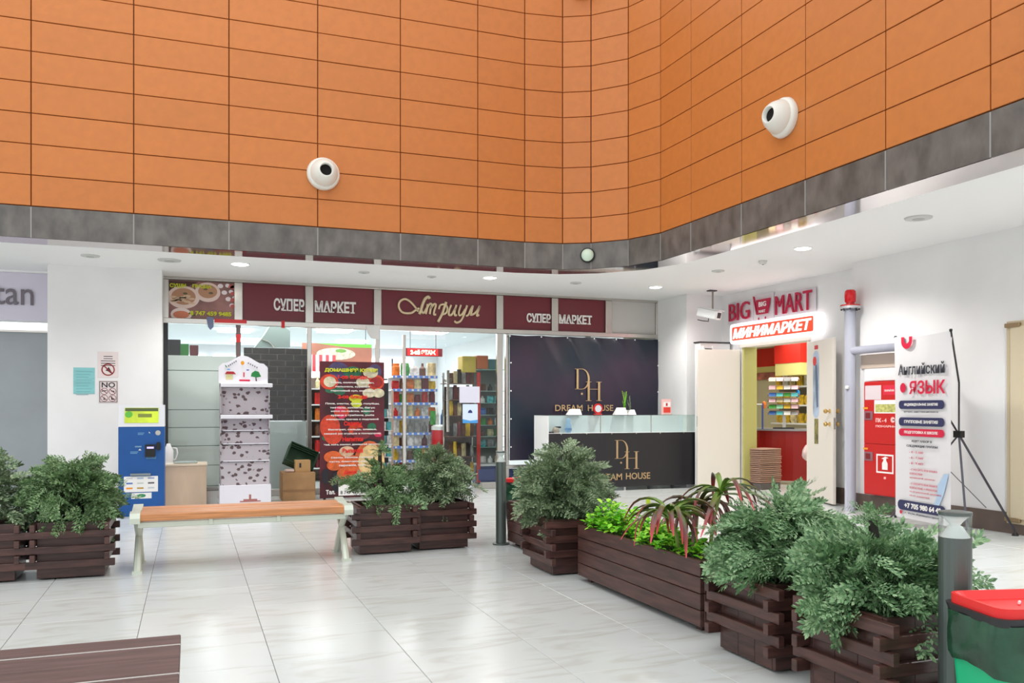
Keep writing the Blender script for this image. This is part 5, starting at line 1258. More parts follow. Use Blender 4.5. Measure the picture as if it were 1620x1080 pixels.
# beige hatch at right edge
ya, zt4, zb4 = onX(1592, 600, XW - .03).y, onX(1600, 508, XW - .03).z, onX(1600, 828, XW - .03).z
t = thing('wall_hatch', (XW, ya - .5, zb4), 'beige hatch cover on the wall cut off by the right edge', 'hatch')
MB(FX(XW, ya, 0)).bev(0, 1.0, zb4, zt4, 0.001, .03, .004).build('frame', mat('hatch_beige', (196, 180, 150), .5), t)
MB(FX(XW, ya, 0)).bev(.05, .95, zb4 + .05, zt4 - .05, .03, .045, .004).build('cover', mat('hatch_cover', (206, 192, 164), .55), t)
for z_ in (zb4 + .02, zt4 - .06): MB(FX(XW, ya, 0)).bev(.0, .16, z_, z_ + .04, .03, .06, .004).build('hinge', mat('hatch_brass', (150, 128, 96), .4, .5), t)

# X banner
A = Vector((6.86, 6.93)); B = Vector((6.73, 6.12)); wb = (B - A).length; hb_ = 1.86
ux = (B - A) / wb
Mb = Matrix(((ux.x, 0, ux.y, A.x), (ux.y, 0, -ux.x, A.y), (0, 1, 0, .075), (0, 0, 0, 1)))
if (Mb.to_3x3() @ Vector((0, 0, 1))).x > 0: Mb = Matrix(((ux.x, 0, -ux.y, A.x), (ux.y, 0, ux.x, A.y), (0, 1, 0, .075), (0, 0, 0, 1)))
t = thing('x_banner', ((A.x + B.x) / 2, (A.y + B.y) / 2, 0), 'white standing banner Английский язык on a black folding tripod', 'banner')
m = MB(Mb); n1, n2 = 16, 24
for j in range(n2 + 1):
    for i in range(n1 + 1):
        s, r = i / n1, j / n2
        # slight sag of the top edge and folds toward the stretched corner
        z = r * hb_ - .022 * (r ** 6) * math.sin(math.pi * s) - .0
        c = .014 * math.sin(3.1 * s * math.pi + 1.2) * r ** 3 - .012 * math.exp(-((s - .75 + .3 * (1 - r)) / .07) ** 2) * r ** 4
        m.v.append(Mb @ Vector((s * wb, z, c)))
for j in range(n2):
    for i in range(n1): a_ = j * (n1 + 1) + i; m.f.append([a_, a_ + 1, a_ + n1 + 2, a_ + n1 + 1])
m.build('fabric', mat('banner_white', (222, 220, 222), .55), t, smooth=True)
M_bn = mat('banner_navy', (42, 44, 86), .5); M_bc = mat('banner_crimson', (208, 18, 62), .5); M_bk = mat('banner_black', (50, 50, 60), .5); M_bp = mat('banner_pink_text', (206, 110, 124), .5)
pc = .015
def bz(v): return (837 - v) / (837 - 525) * hb_ * 1.0  # photographed row -> height on the banner
def bt(txt_, x, z, w, h, m_, bold=.02, c=pc): l = MB(Mb); l.text(txt_, x * wb, z, w * wb, h, c, .0015, bold=bold); l.build('lettering', m_, t)
m = MB(Mb); V = []; n = 14
for k in range(n + 1):
    a_ = math.pi + math.pi * k / n; V += [(.24 * wb + .105 * wb * math.cos(a_), hb_ - .05 + .085 * math.sin(a_), pc), (.24 * wb + .045 * wb * math.cos(a_), hb_ - .05 + .03 * math.sin(a_), pc)]
V = [(.135 * wb, hb_ - .012, pc), (.195 * wb, hb_ - .012, pc)] + V + [(.345 * wb, hb_ - .014, pc), (.285 * wb, hb_ - .014, pc)]
m.add(V, [(2 * k, 2 * k + 2, 2 * k + 3, 2 * k + 1) for k in range(len(V) // 2 - 1)]); m.build('emblem_arc', M_bc, t)
bt('Английский', .50, hb_ * .815, .84, .115, M_bk, .02)
MB(Mb).disc(.055 * wb, pc, 18, .17 * wb, hb_ * .715, .05).build('emblem_dot', M_bc, t)
bt('ЯЗЫК', .61, hb_ * .715, .64, .135, M_bc, .025)
for z_, w_, x_, tx_, mm in ((.622, .82, .50, 'ИНДИВИДУАЛЬНЫЕ ЗАНЯТИЯ', M_bn), (.53, .82, .50, 'ГРУППОВЫЕ ЗАНЯТИЯ', M_bn), (.472, .82, .50, 'ПОДГОТОВКА К ШКОЛЕ', M_bc)):
    MB(Mb).prism(rr(w_ * wb, .085 if mm is M_bn else .075, .036, 5, x_ * wb, hb_ * z_), pc - .002, pc).build('colour_bar', mm, t)
    bt(tx_, x_, hb_ * z_, w_ * .74, .032, M_let, .03, pc)
bt('(очно, дистанционно)', .5, hb_ * .583, .62, .018, M_bk)
bt('ИДЕТ НАБОР В', .52, hb_ * .425, .36, .026, M_bk, .03); bt('СЛЕДУЮЩИЕ ГРУППЫ', .52, hb_ * .398, .56, .026, M_bk, .03)
for k, s in enumerate(('4 - 5 лет', '6 - 7 лет', '8 - 9 лет')): bt('- ' + s, .42, hb_ * (.366 - .03 * k), .26, .024, M_bp, .03)
for k, (s, w_) in enumerate((('- С НОСИТЕЛЕМ ЯЗЫКА', .5), ('ВЗРОСЛЫЕ', .24), ('начальный уровень', .46))): bt(s, .30 + w_ / 2, hb_ * (.272 - .022 * k), w_, .020, M_bp, .02)
for k, (s, w_) in enumerate((('- С НОСИТЕЛЕМ ЯЗЫКА', .5), ('ВЗРОСЛЫЕ + РЕБЕНОК', .5), ('15-18 (школьный уровень)', .56), ('10-15 (занятия)', .36))): bt(s, .30 + w_ / 2, hb_ * (.196 - .022 * k), w_, .020, M_bp, .02)
MB(Mb).prism([(.72 * wb, .17), (.80 * wb, .15), (.90 * wb, .30), (.95 * wb, .42), (.98 * wb, .50), (.90 * wb, .49), (.80 * wb, .38), (.78 * wb, .26)], pc - .004, pc - .002).build('printed_blue_shape', mat('banner_pale_blue', (176, 200, 226), .5), t)
MB(Mb).prism(rr(.86 * wb, .10, .048, 6, .50 * wb, .135), pc - .002, pc).build('colour_bar', M_bn, t)
bt('+7 705 980 64 40', .53, .135, .66, .055, M_let, .04)
bt('г. Усть-Каменогорск', .52, .058, .62, .022, M_bk); MB(Mb).disc(.02, pc, 10, .13 * wb, .06).build('pin_mark', M_bc, t)
# frame
hubp = Vector((7.0, 6.05, 1.0)); hq = onX(1517, 687, 6.98); hub = Vector((6.98, hq.y, hq.z))
tp_r = Mb @ Vector((wb, hb_, 0)); tp_l = Mb @ Vector((0, hb_, 0)); bt_l = Mb @ Vector((0, .0, 0)); bt_r = Mb @ Vector((wb, .0, 0))
MB().box(hub.x - .03, hub.x + .03, hub.y - .04, hub.y + .04, hub.z - .03, hub.z + .035).build('hub', M_black, t)
M_rod = mat('grey_rod', (96, 94, 104), .4, .5)
MB().tube([hub, hub.lerp(tp_r, .5) + Vector((.03, -.02, 0)), tp_r], .009, 8).build('rod', M_dark, t, smooth=True)
MB().tube([hub, hub.lerp(tp_l, .5) + Vector((.03, 0, 0)), tp_l], .009, 8).build('rod', M_dark, t, smooth=True)
f1 = onZ(1531, 858, .0); f2 = Vector((7.25, onX(1606, 830, 7.25).y, 0.02)); f3 = onZ(1405, 826, .0)
for e_, r_ in ((f1, .010), (f2, .011)): MB().tube([hub, e_ + Vector((0, 0, .02))], r_, 8).build('leg', M_rod, t, smooth=True)
MB().tube([hub.lerp(bt_l, .0), f3 + Vector((0, 0, .02))], .009, 8).build('leg', M_rod, t, smooth=True)
for e_ in (f1, f3): MB(Matrix.Translation((e_.x, e_.y, 0))).lathe([(.018, 0), (.018, .02), (.012, .04)], 10).build('foot', M_black, t)
MB(Matrix.Translation((f2.x, f2.y, 0))).lathe([(.03, 0), (.03, .01), (.012, .03)], 10).build('foot', M_black, t)
q1, q2 = hub.lerp(f1 + Vector((0, 0, .02)), .45), Mb @ Vector((wb, .52, 0))
MB().tube([q2, Vector((7.1, onX(1560, 820, 7.1).y, .25))], .004, 6).build('brace', M_rod, t)
for p in (tp_r, tp_l, bt_l, bt_r): MB(Matrix.Translation(p)).lathe([(.012, -.015), (.015, 0), (.012, .012)], 8).build('corner_cap', M_black, t)

# ================================================================== SUPERMARKET INTERIOR
PC = {'yellow': (226, 186, 50), 'red': (200, 40, 36), 'white': (232, 230, 224), 'green': (60, 150, 60), 'blue': (60, 110, 190), 'orange': (226, 120, 40), 'brown': (104, 64, 44), 'black': (40, 36, 40),
      'cyan': (90, 190, 196), 'cream': (226, 208, 160), 'maroon': (110, 30, 40), 'grey': (150, 150, 150), 'teal': (40, 130, 130)}
_pm = {}
def pmesh(kind):
    # unit products: 1 wide, 1 high, standing at origin
    if kind in _pm: return _pm[kind]
    m = MB()
    if kind == 'carton': m.bev(-.45, .45, -.3, .3, 0, 1, .03)
    elif kind == 'bottle': m.lathe([(.34, 0), (.36, .05), (.36, .6), (.14, .78), (.12, .95), (.14, 1.0)], 12)
    elif kind == 'jar': m.lathe([(.40, 0), (.43, .06), (.43, .74), (.36, .82), (.38, .84), (.38, 1.0)], 12)
    elif kind == 'packet':
        m.add([(-.42, -.03, 0), (.42, -.03, 0), (.42, .03, 0), (-.42, .03, 0), (-.47, -.2, .35), (.47, -.2, .35), (.47, .2, .35), (-.47, .2, .35), (-.45, -.16, .75), (.45, -.16, .75), (.45, .16, .75), (-.45, .16, .75), (-.42, -.02, 1), (.42, -.02, 1), (.42, .02, 1), (-.42, .02, 1)],
              [(0, 3, 2, 1), (12, 13, 14, 15)] + [(r * 4 + i, r * 4 + (i + 1) % 4, r * 4 + 4 + (i + 1) % 4, r * 4 + 4 + i) for r in range(3) for i in range(4)])
    _pm[kind] = m; return m
_pme = {}
ORD = ['first', 'second', 'third', 'fourth', 'fifth', 'sixth', 'seventh', 'eighth', 'ninth', 'tenth', 'eleventh', 'twelfth']
def product(kind, col, x, y, z, w, h, label, group, rz=0):
    key = (kind, col)
    if key not in _pme: _pme[key] = pmesh(kind).mesh(kind, mat('goods_' + col, PC[col], .4, var=.28, scale=2.2), smooth=False)
    nm = {'carton': 'goods_box', 'bottle': 'bottle', 'jar': 'jar', 'packet': 'packet'}[kind]
    o = bpy.data.objects.new(nm, _pme[key]); COL.objects.link(o); o.location = (x, y, z); o.scale = (w, w, h); o.rotation_euler = (0, 0, rz)
    tag(o, label, {'goods_box': 'box'}.get(nm, nm), group); return o
rg = random.Random(21)
# lit gondola
gy = 13.6
vst = [596, 617, 638.5, 660, 686, 707, 729, 750]
gx0, gx1 = onY(622, 600, gy).x, onY(692, 600, gy).x
gz = [onY(655, v, gy).z for v in vst]
t = thing('shelf_rack', ((gx0 + gx1) / 2, gy + .2, 0), 'lit shop shelf rack with blue price strips seen through the open door', 'shelf')
for i, z in enumerate(gz):
    MB().box(gx0, gx1, gy + .01, gy + .42, z - .012, z + .012).build('shelf', M_whitepl, t)
    MB().box(gx0, gx1, gy, gy + .008, z - .02, z + .022).build('price_strip', mat('strip_blue', (84, 130, 214), .4, emit=.12), t)
    mm_ = MB()
    for k in range(8): mm_.box(gx0 + .03 + k * (gx1 - gx0) / 8, gx0 + .065 + k * (gx1 - gx0) / 8, gy - .003, gy, z - .014, z + .016)
    o2 = mm_.build('price_tags', M_whitep, t); o2['kind'] = 'stuff'
for x in (gx0 - .01, onY(638, 600, gy).x): MB().box(x - .015, x + .015, gy - .01, gy + .03, 0, gz[1]).build('upright', mat('beige_upright', (206, 180, 160), .5), t)
MB().box(gx0, gx1, gy + .42, gy + .44, 0, gz[0]).build('back_panel', M_whitepl, t)
names = ['topmost', 'second', 'third', 'fourth', 'fifth', 'sixth', 'seventh', 'lowest']
for i in range(8):
    n = 6 if i else 5; gap = ((gz[i - 1] if i else gz[0] + .26) - gz[i])
    for k in range(n):
        kd = rg.choice(['carton', 'jar', 'packet', 'packet', 'bottle']) ; cl = rg.choice(['yellow', 'red', 'white', 'brown', 'black', 'cream', 'orange', 'green', 'white', 'grey', 'maroon'])
        w = (gx1 - gx0) / n * 1.04; h = gap * rg.uniform(.62, .88)
        x = gx0 + (gx1 - gx0) * (k + .5) / n
        product(kd, cl, x, gy + .12, gz[i] + .013, w, h, '%s %s on the %s shelf of the lit rack, %s from the left' % (cl, {'carton': 'box', 'jar': 'jar', 'packet': 'packet', 'bottle': 'bottle'}[kd], names[i], ORD[k]), 'goods on the lit shop rack')
# narrow side cooler left of the rack, with cyan packs
sx0, sx1 = onY(604, 600, 13.3).x, onY(620, 600, 13.3).x
t = thing('side_cooler', ((sx0 + sx1) / 2, 13.5, 0), 'narrow glass cooler with pale cyan packs left of the lit rack', 'cooler')
MB().box(sx0, sx1, 13.55, 13.6, 0, 1.6).build('back_panel', M_dark, t); MB().box(sx0 - .01, sx0 + .005, 13.2, 13.6, 0, 1.6).build('side_panel', M_dark, t)
for k, v in enumerate((660, 680, 702, 722, 745)):
    z = onY(612, v, 13.3).z; MB().box(sx0, sx1, 13.25, 13.55, z - .01, z).build('shelf', M_whitepl, t)
    for j in range(2): product('carton', ['cyan', 'white'][(k + j) % 2], sx0 + (sx1 - sx0) * (j + .5) / 2, 13.35, z, (sx1 - sx0) * .48, .13, 'pale %s pack on shelf %s of the narrow glass cooler, %s side' % (['cyan', 'white'][(k + j) % 2], names[k], ['left', 'right'][j]), 'packs in the narrow cooler')
# slanted bottle rack between the poster and the cooler
t = thing('slanted_rack', (onY(596, 650, 13.0).x, 13.1, 0), 'slim upright rack of slanted packets right of the menu poster', 'rack')
x_ = onY(594, 650, 13.0).x
MB().box(x_ - .07, x_ - .05, 13.1, 13.14, 0, 1.55).build('upright', M_dark, t); MB().box(x_ + .08, x_ + .10, 13.1, 13.14, 0, 1.55).build('upright', M_dark, t)
for k in range(8):
    z = .45 + .14 * k
    MB().tube([(x_ - .05, 13.1, z), (x_ + .09, 13.1, z + .07)], .008, 6).build('bar', M_steel, t)
    cl = ['green', 'grey', 'brown', 'cream', 'orange', 'green', 'brown', 'grey'][k]
    o = product('packet', cl, x_ + .015, 13.02, z + .045, .17, .09, '%s packet in the slanted rack right of the menu poster, %s from the bottom' % (cl, ORD[k]), 'packets in the slanted rack'); o.rotation_euler = (0, -.45, 0)
# drinks cooler, red
cx_ = onY(697, 690, 13.2).x; a = onY(697, 672, 13.2).z
t = thing('drinks_tub', (cx_, 13.25, 0), 'red drinks tub with white top right of the lit rack', 'tub')
MB(Matrix.Translation((cx_, 13.25, 0))).lathe([(.12, 0), (.13, .05), (.13, a - .08)], 18).build('body', mat('tub_red', (206, 28, 40), .35), t)
MB(Matrix.Translation((cx_, 13.25, 0))).lathe([(.135, a - .08), (.135, a - .02), (.10, a)], 18).build('rim', M_whitepl, t)
MB(FY(cx_, 13.115, a - .4)).prism(rr(.12, .16, .04), 0, .004).build('printed_oval', M_let, t)
for k, (u, v, cl, kd, h) in enumerate(((682, 640, 'green', 'carton', .22), (690, 655, 'white', 'bottle', .26), (700, 640, 'blue', 'bottle', .24))):
    p = onY(u, v + 20, 13.35); o = product(kd, cl, p.x, 13.25 + .05 * k, a + .005 if k == 1 else a + .004, .09, h, '%s %s standing on the red drinks tub' % (cl, {'carton': 'box', 'bottle': 'bottle'}[kd]), 'goods on the red drinks tub')
# right-hand display: red post, brown shelves with souvenirs, glass case with cyan goods
ry = 12.75
rx0, rx1, rx2 = onY(711, 650, ry).x, onY(757, 650, ry).x, onY(789, 650, ry).x
t = thing('display_rack', ((rx0 + rx1) / 2, ry + .2, 0), 'brown-shelved souvenir rack with a red post behind the glass door', 'rack')
zr0, zr1 = onY(757, 763, ry).z, onY(757, 589, ry).z
MB().bev(rx1 - .025, rx1 + .025, ry - .03, ry + .03, max(0, zr0), zr1, .004).build('post', mat('red_post', (190, 40, 30), .4), t)
rv = [606, 632, 657, 690, 722, 752]
for v in rv:
    z = onY(735, v, ry).z; MB().bev(rx0 - (.06 if v == 606 else 0), rx1 - .03, ry, ry + .32, z - .012, z, .002).build('shelf', mat('brown_shelf', (110, 80, 66), .5), t)
MB().box(rx0 - .02, rx0, ry + .28, ry + .32, 0, zr1).build('upright', M_steel, t)
MB().box(rx0, rx1, ry + .325, ry + .335, .1, zr1 - .22).build('back_panel', mat('umber_back', (120, 100, 90), .6, var=.3, scale=6), t)
for i, v in enumerate(rv):
    z = onY(735, v, ry).z
    for k in range(6):
        kd = ['packet', 'jar', 'packet', 'carton'][(i + k) % 4] if i else 'carton'; cl = (['brown', 'cream', 'black', 'grey', 'maroon', 'brown', 'yellow'])[(i * 3 + k) % 7]
        n = 6 if i else 6; w = (rx1 - rx0 - .06) / n
        product(kd, cl, rx0 + .03 + w * (k + .5), ry + .14, z + .001, w * 1.02, (.17 + .03 * ((k * 7 + i) % 3)) * (1 if i else .95), '%s item on the %s shelf of the brown souvenir rack, %s from the left' % (cl, names[i], ORD[k]), 'goods on the brown souvenir rack', rz=.3)
# silver teapot on the top shelf end
z = onY(735, 606, ry).z
t = thing('teapot', (rx0 - .0, ry + .05, z), 'silver teapot with a thin spout at the left end of the top souvenir shelf', 'teapot'); T = Matrix.Translation((rx0 - .01, ry + .06, z + .001))
MB(T).lathe([(.03, 0), (.05, .03), (.045, .07), (.02, .09), (.008, .11)], 14).build('body', M_steel, t, smooth=True)
MB(T).tube([(-.04, 0, .04), (-.07, 0, .07), (-.09, 0, .11)], [.012, .008, .005], 6).build('spout', M_steel, t); MB(T).tube([(.04, 0, .07), (.07, 0, .06), (.06, 0, .03), (.045, 0, .02)], .005, 5).build('handle', M_steel, t)
# boxes on top of case
zc3 = onY(765, 584, ry + .1).z
t = thing('glass_case', ((rx1 + rx2) / 2, ry + .2, 0), 'tall glass case with navy base right of the red post', 'display case')
zb5 = onY(775, 734, ry).z
MB().bev(rx1 + .03, rx2 + .12, ry - .0, ry + .42, .0, zb5 - .03, .004).build('base', M_navy, t); MB().bev(rx1 + .03, rx2 + .12, ry - .01, ry + .42, zb5 - .03, zb5, .003).build('deck', M_whitepl, t)
for v in (584, 618, 637, 656, 672, 690, 707):
    z = onY(772, v, ry).z; MB().box(rx1 + .03, rx2 + .12, ry, ry + .40, z - .006, z).build('shelf', mat('aqua_glass_shelf', (176, 216, 208), .15), t)
MB().box(rx1 + .03, rx2 + .12, ry + .40, ry + .41, zb5, zc3).build('mirror_back', mat('grey_case_back', (120, 126, 122), .3), t)
for i, v in enumerate((618, 637, 656, 672, 690, 707, 733)):
    z = onY(772, v, ry).z
    for k in range(3):
        cl = [['brown', 'black', 'grey'], ['white', 'cyan', 'cyan'], ['blue', 'black', 'brown'], ['green', 'orange', 'white'], ['brown', 'cream', 'green'], ['cyan', 'grey', 'cyan'], ['white', 'white', 'cream']][i][k]
        kd = ['carton', 'bottle', 'packet'][(i + k) % 3]; w = (rx2 + .05 - rx1) / 3
        product(kd, cl, rx1 + .05 + w * (k + .5), ry + .15, z + .001, w * .85, .11, '%s item on the %s shelf of the glass case, %s from the left' % (cl, names[i], ORD[k]), 'goods in the glass case')
for k, (u0, u1, h, cl, lb_) in enumerate(((730, 752, .20, 'yellow', 'yellow bag on top of the souvenir rack'), (753, 771, .215, 'orange', 'orange-brown box on top of the glass case'), (771, 784, .16, 'teal', 'teal box on top of the glass case beside the orange one'))):
    p0, p1 = onY(u0, 584, ry + .1).x, onY(u1, 584, ry + .1).x
    o = MB().bev(p0, p1, ry + .05, ry + .3, zc3 + .001 if k else zr1 - .0, zc3 + h, .01).build('goods_box', mat('box_' + cl, {'yellow': (214, 190, 80), 'orange': (206, 116, 74), 'teal': (84, 130, 134)}[cl], .5, var=.1, scale=5)); tag(o, lb_, 'box')

# papers taped to the glass door
for (u0, v0, u1, v1, mm, lb_) in ((727, 611, 759, 637, mat('lilac_paper', (206, 206, 222), .6), 'blank lilac-white sheet taped on the glass door'), (732, 639, 756, 669, mat('pale_blue_poster', (206, 222, 240), .5), 'pale blue notice with a dark figure below the blank sheet')):
    a, b = onY(u0, v0, YS - .02), onY(u1, v1, YS - .02)
    o = MB(FY(0, YS - .012, 0)).box(a.x, b.x, b.z, a.z, 0, .003).build('notice', mm); tag(o, lb_, 'notice')
    if mm.name.startswith('pale_blue'):
        w = b.x - a.x; MB(FY(a.x, YS - .015, b.z)).prism([(0, 0), (w, 0), (w, .05), (w * .5, .035), (0, .06)], 0, .001).build('printed_wave', mat('wave_blue', (70, 150, 216), .5), o)
        m = MB(FY(a.x, YS - .015, b.z)); m.prism([(w * .35, .15), (w * .65, .15), (w * .62, .18), (w * .5, .20), (w * .38, .18)], 0, .001); m.build('printed_figure', M_navy, o)
# food billboard and striped awning deep in the shop
fy2 = 14.6
a, b = onY(478, 542, fy2), onY(588, 574, fy2)
t = thing('food_billboard', ((a.x + b.x) / 2, fy2, b.z), 'long food photo board with green top inside the shop', 'billboard')
FB = FY(a.x, fy2, b.z); Wf, Hf = b.x - a.x, a.z - b.z
MB(FB).box(0, Wf, 0, Hf, -.03, 0).build('board', mat('terracotta_print', (176, 110, 88), .5, var=.1, scale=4), t)
MB(FB).prism([(Wf * .2, Hf), (Wf, Hf), (Wf, Hf * .82), (Wf * .65, Hf * .82)], 0, .002).build('printed_green', mat('bright_green', (110, 206, 60), .5), t)
MB(FB).disc(Wf * .28, .003, 24, Wf * .48, Hf * .45, Hf * .32).build('printed_plate', mat('billboard_plate', (216, 206, 186), .5, var=.2, scale=20), t)
MB(FB).disc(Wf * .08, .004, 16, Wf * .55, Hf * .62, Hf * .1).build('printed_leaf', mat('billboard_leaf', (110, 160, 70), .5), t)
m1 = MB(FB); m2 = MB(FB)
for k in range(10): (m1 if k % 2 else m2).box(Wf * .0 + .055 * k, .055 * (k + 1), -.16, .02 + .1, .004, .02)
t2 = t
for x in (a.x + .1, a.x + Wf - .1): MB().tube([(x, fy2 + .02, a.z - .02), (x, fy2 + .02, 2.70)], .006, 5).build('hanger', M_dark, t)
m1.build('red_awning_stripes', mat('awning_red', (216, 70, 80), .6), t2)['kind'] = 'stuff'; m2.build('white_awning_stripes', M_whitep, t2)['kind'] = 'stuff'
# dim shelving below it
t = thing('shelf_rack', (a.x + .6, fy2 + .1, 0), 'dim shelf rack of mixed goods behind the menu poster', 'shelf')
q0, q1 = onY(484, 650, 14.2).x, onY(600, 650, 14.2).x
MB().box(q0, q1, 14.5, 14.52, 0, 1.7).build('back_panel', mat('umber_back', (120, 100, 90), .6, var=.3, scale=6), t)
for x in (q0 - .02, q1): MB().box(x, x + .02, 14.2, 14.52, 0, 1.7).build('upright', M_dark, t)
for k in range(6):
    MB().box(q0, q1, 14.2, 14.5, .2 + .26 * k, .22 + .26 * k).build('shelf', M_whitepl, t)
    for j in range(9):
        kd = rg.choice(['carton', 'jar', 'packet', 'bottle']); cl = rg.choice(['yellow', 'red', 'brown', 'cream', 'orange', 'green', 'teal', 'maroon'])
        product(kd, cl, q0 + (q1 - q0) * (j + .5) / 9, 14.3, .221 + .26 * k, .11, .19, '%s %s on dim rack behind poster, %s shelf up, %s from left' % (cl, {'carton': 'box', 'jar': 'jar', 'packet': 'packet', 'bottle': 'bottle'}[kd], ORD[k], ORD[j]), 'goods on the dim rack')
# LED sign
ly = 13.3
a, b = onY(640, 550, ly), onY(700, 564, ly)
t = thing('led_sign', ((a.x + b.x) / 2, ly, b.z), 'glowing red LED running-text box hanging in the shop', 'sign')
MB(FY(a.x, ly, b.z)).bev(0, b.x - a.x, 0, a.z - b.z, -.06, 0, .004).build('case', mat('led_case', (170, 16, 40), .4), t)
MB(FY(a.x, ly, b.z)).box(.05, b.x - a.x - .08, .012, a.z - b.z - .012, 0, .003).build('lit_field', mat('led_field', (255, 20, 24), .4, emit=1.6), t)
l = MB(FY(a.x, ly, b.z)); l.text('2-ой ЭТАЖ', (b.x - a.x) / 2 - .01, (a.z - b.z) / 2, (b.x - a.x) * .66, .075, .004, .002, bold=.05); l.build('lettering', mat('led_letters', (255, 226, 190), .4, emit=3), t)
for x in (a.x + .1, b.x - .1): MB().tube([(x, ly + .03, a.z), (x, ly + .03, 2.70)], .005, 5).build('hanger', M_dark, t)
area('led_glow', ((a.x + b.x) / 2, ly - .05, a.z + .08), .5, .1, 3, (1, .15, .25), (math.radians(180), 0, 0))
# ceiling lights of the shop
for k, (x, y) in enumerate(((.4, 14.6), (1.9, 14.2), (3.6, 14.0), (.8, 17.2), (2.6, 16.6), (4.4, 16.2), (1.2, 19.6), (3.4, 19.2))):
    o = MB().bev(x - .3, x + .3, y - .3, y + .3, 2.66, 2.70).build('ceiling_light', M_tube)
    tag(o, 'square ceiling light in the shop, %s row back, %s from the left' % (ORD[0 if k < 3 else 1 if k < 6 else 2], ORD[k % 3 if k < 6 else k - 6]), 'light', 'ceiling lights of the shop')
# daylit windows on the far wall
for k in range(5):
    x0 = -.75 + 1.25 * k
    wn = MB(FY(x0, 21.48, 1.2)).box(0, 1.1, 0, 1.25, -.01, .02).build('window_%d' % (k + 5), M_day, kind='structure')
    MB(FY(x0, 21.44, 1.2)).box(.53, .57, 0, 1.25, 0, .03).box(0, 1.1, .7, .74, 0, .03).build('glazing_bar', M_dark, wn)
# hood, dark box, green and maroon goods seen above the cabinet
a = onY(430, 550, 12.9)
t = thing('extractor_hood', (a.x, 12.9, a.z), 'large grey faceted hood hanging above the brick panel', 'hood')
P0 = [(403, 549), (418, 530), (428, 514), (446, 512), (459, 524), (459, 549)]
pts = [(onY(u, v, 12.9).x - a.x, onY(u, v, 12.9).z - a.z) for u, v in P0]
MB(FY(a.x, 12.9, a.z)).box(.02, .14, .2, 2.70 - a.z, -.35, -.15).build('duct', M_steel, t)
MB(FY(a.x, 12.9, a.z)).prism(pts, -.5, 0).build('shell', mat('hood_grey', (150, 164, 160), .4), t)
MB(FY(a.x, 12.9, a.z)).tube([(pts[0][0] + .1, pts[0][1] + .12, .01), (pts[0][0] + .2, pts[0][1] + .08, .01), (pts[0][0] + .28, pts[0][1] + .0, .01)], .012, 6).build('trim_bar', M_steel, t)
for (u0, u1, v0, cl, lb_) in ((266, 287, 537, 'black', 'dark box on top of the pale cabinet, left end'), (285, 300, 544, 'green', 'bright green box on top of the pale cabinet'), (300, 315, 546, 'maroon', 'maroon box on top of the pale cabinet')):
    p0, p1 = onY(u0, 555, 12.5), onY(u1, 555, 12.5); zt5 = onY(u0, v0, 12.5).z
    o = MB().bev(p0.x, p1.x - .01, 12.45, 12.7, zs[-1], zt5, .004).build('goods_box', mat('goods_' + cl, PC[cl], .4)); tag(o, lb_, 'box')
# white banner scraps taped at transom
a, b = onY(579, 515, YS - .05), onY(600, 535, YS - .05)
o = MB(FY(0, YS - .05, 0)).prism([(a.x, a.z), (a.x + .02, a.z - .1), (a.x + .07, b.z), (b.x, b.z - .02), (b.x, a.z)], 0, .008).build('paper_scrap', M_whitep); tag(o, 'white crumpled paper hanging at the left end of the script board', 'paper')
a = onY(329, 505, YS - .05); o = MB(FY(0, YS - .05, 0)).prism([(a.x - .02, a.z + .03), (a.x + .07, a.z + .03), (a.x + .07, a.z - .10), (a.x + .03, a.z - .14), (a.x - .0, a.z - .10)], 0, .02).build('door_closer', mat('closer_slate', (96, 104, 136), .4)); tag(o, 'small slate-blue closer hanging under the sushi board', 'door closer')

# ================================================================== MINIMARKET INTERIOR
def at(u, v, d):
    r_ = ray(u, v); return Vector((r_[0] * d, r_[1] * d, H + r_[2] * d))
# curved red counter
zc4 = .87; cc = at(1255, 700, 14.0); t = thing('curved_counter', (cc.x, cc.y, 0), 'curved dark red shop counter with grey top', 'counter')
cr = 1.35; ctr = Vector((cc.x + .45, cc.y + .35)); R0 = 1.25
M_cr2 = mat('counter_red', (150, 20, 14), .35)
for k in range(6):
    a0 = math.radians(150 + 20 * k); a1 = math.radians(170 + 20 * k); m = MB(); V = []
    for j in range(5):
        a_ = a0 + (a1 - a0) * j / 4
        for r_, z_ in ((R0, .06), (R0, zc4 - .03), (R0 - .05, .06), (R0 - .05, zc4 - .03)): V.append((ctr.x + r_ * math.cos(a_), ctr.y + r_ * math.sin(a_), z_))
    fs = []
    for j in range(4): b_ = j * 4; fs += [(b_, b_ + 4, b_ + 5, b_ + 1), (b_ + 2, b_ + 3, b_ + 7, b_ + 6), (b_ + 1, b_ + 5, b_ + 7, b_ + 3)]
    m.add(V, fs).build('front_panel', M_cr2, t)
m = MB(); n = 30; V = []
for j in range(n + 1):
    a_ = math.radians(150 + 120 * j / n)
    for r_, z_ in ((R0 + .03, zc4 - .03), (R0 + .03, zc4), (R0 - .45, zc4), (R0 - .45, zc4 - .03)): V.append((ctr.x + r_ * math.cos(a_), ctr.y + r_ * math.sin(a_), z_))
m.add(V, [(j * 4 + i, j * 4 + 4 + i, j * 4 + 4 + (i + 1) % 4, j * 4 + (i + 1) % 4) for j in range(n) for i in range(4)]).build('worktop', mat('counter_grey', (150, 150, 156), .3), t)
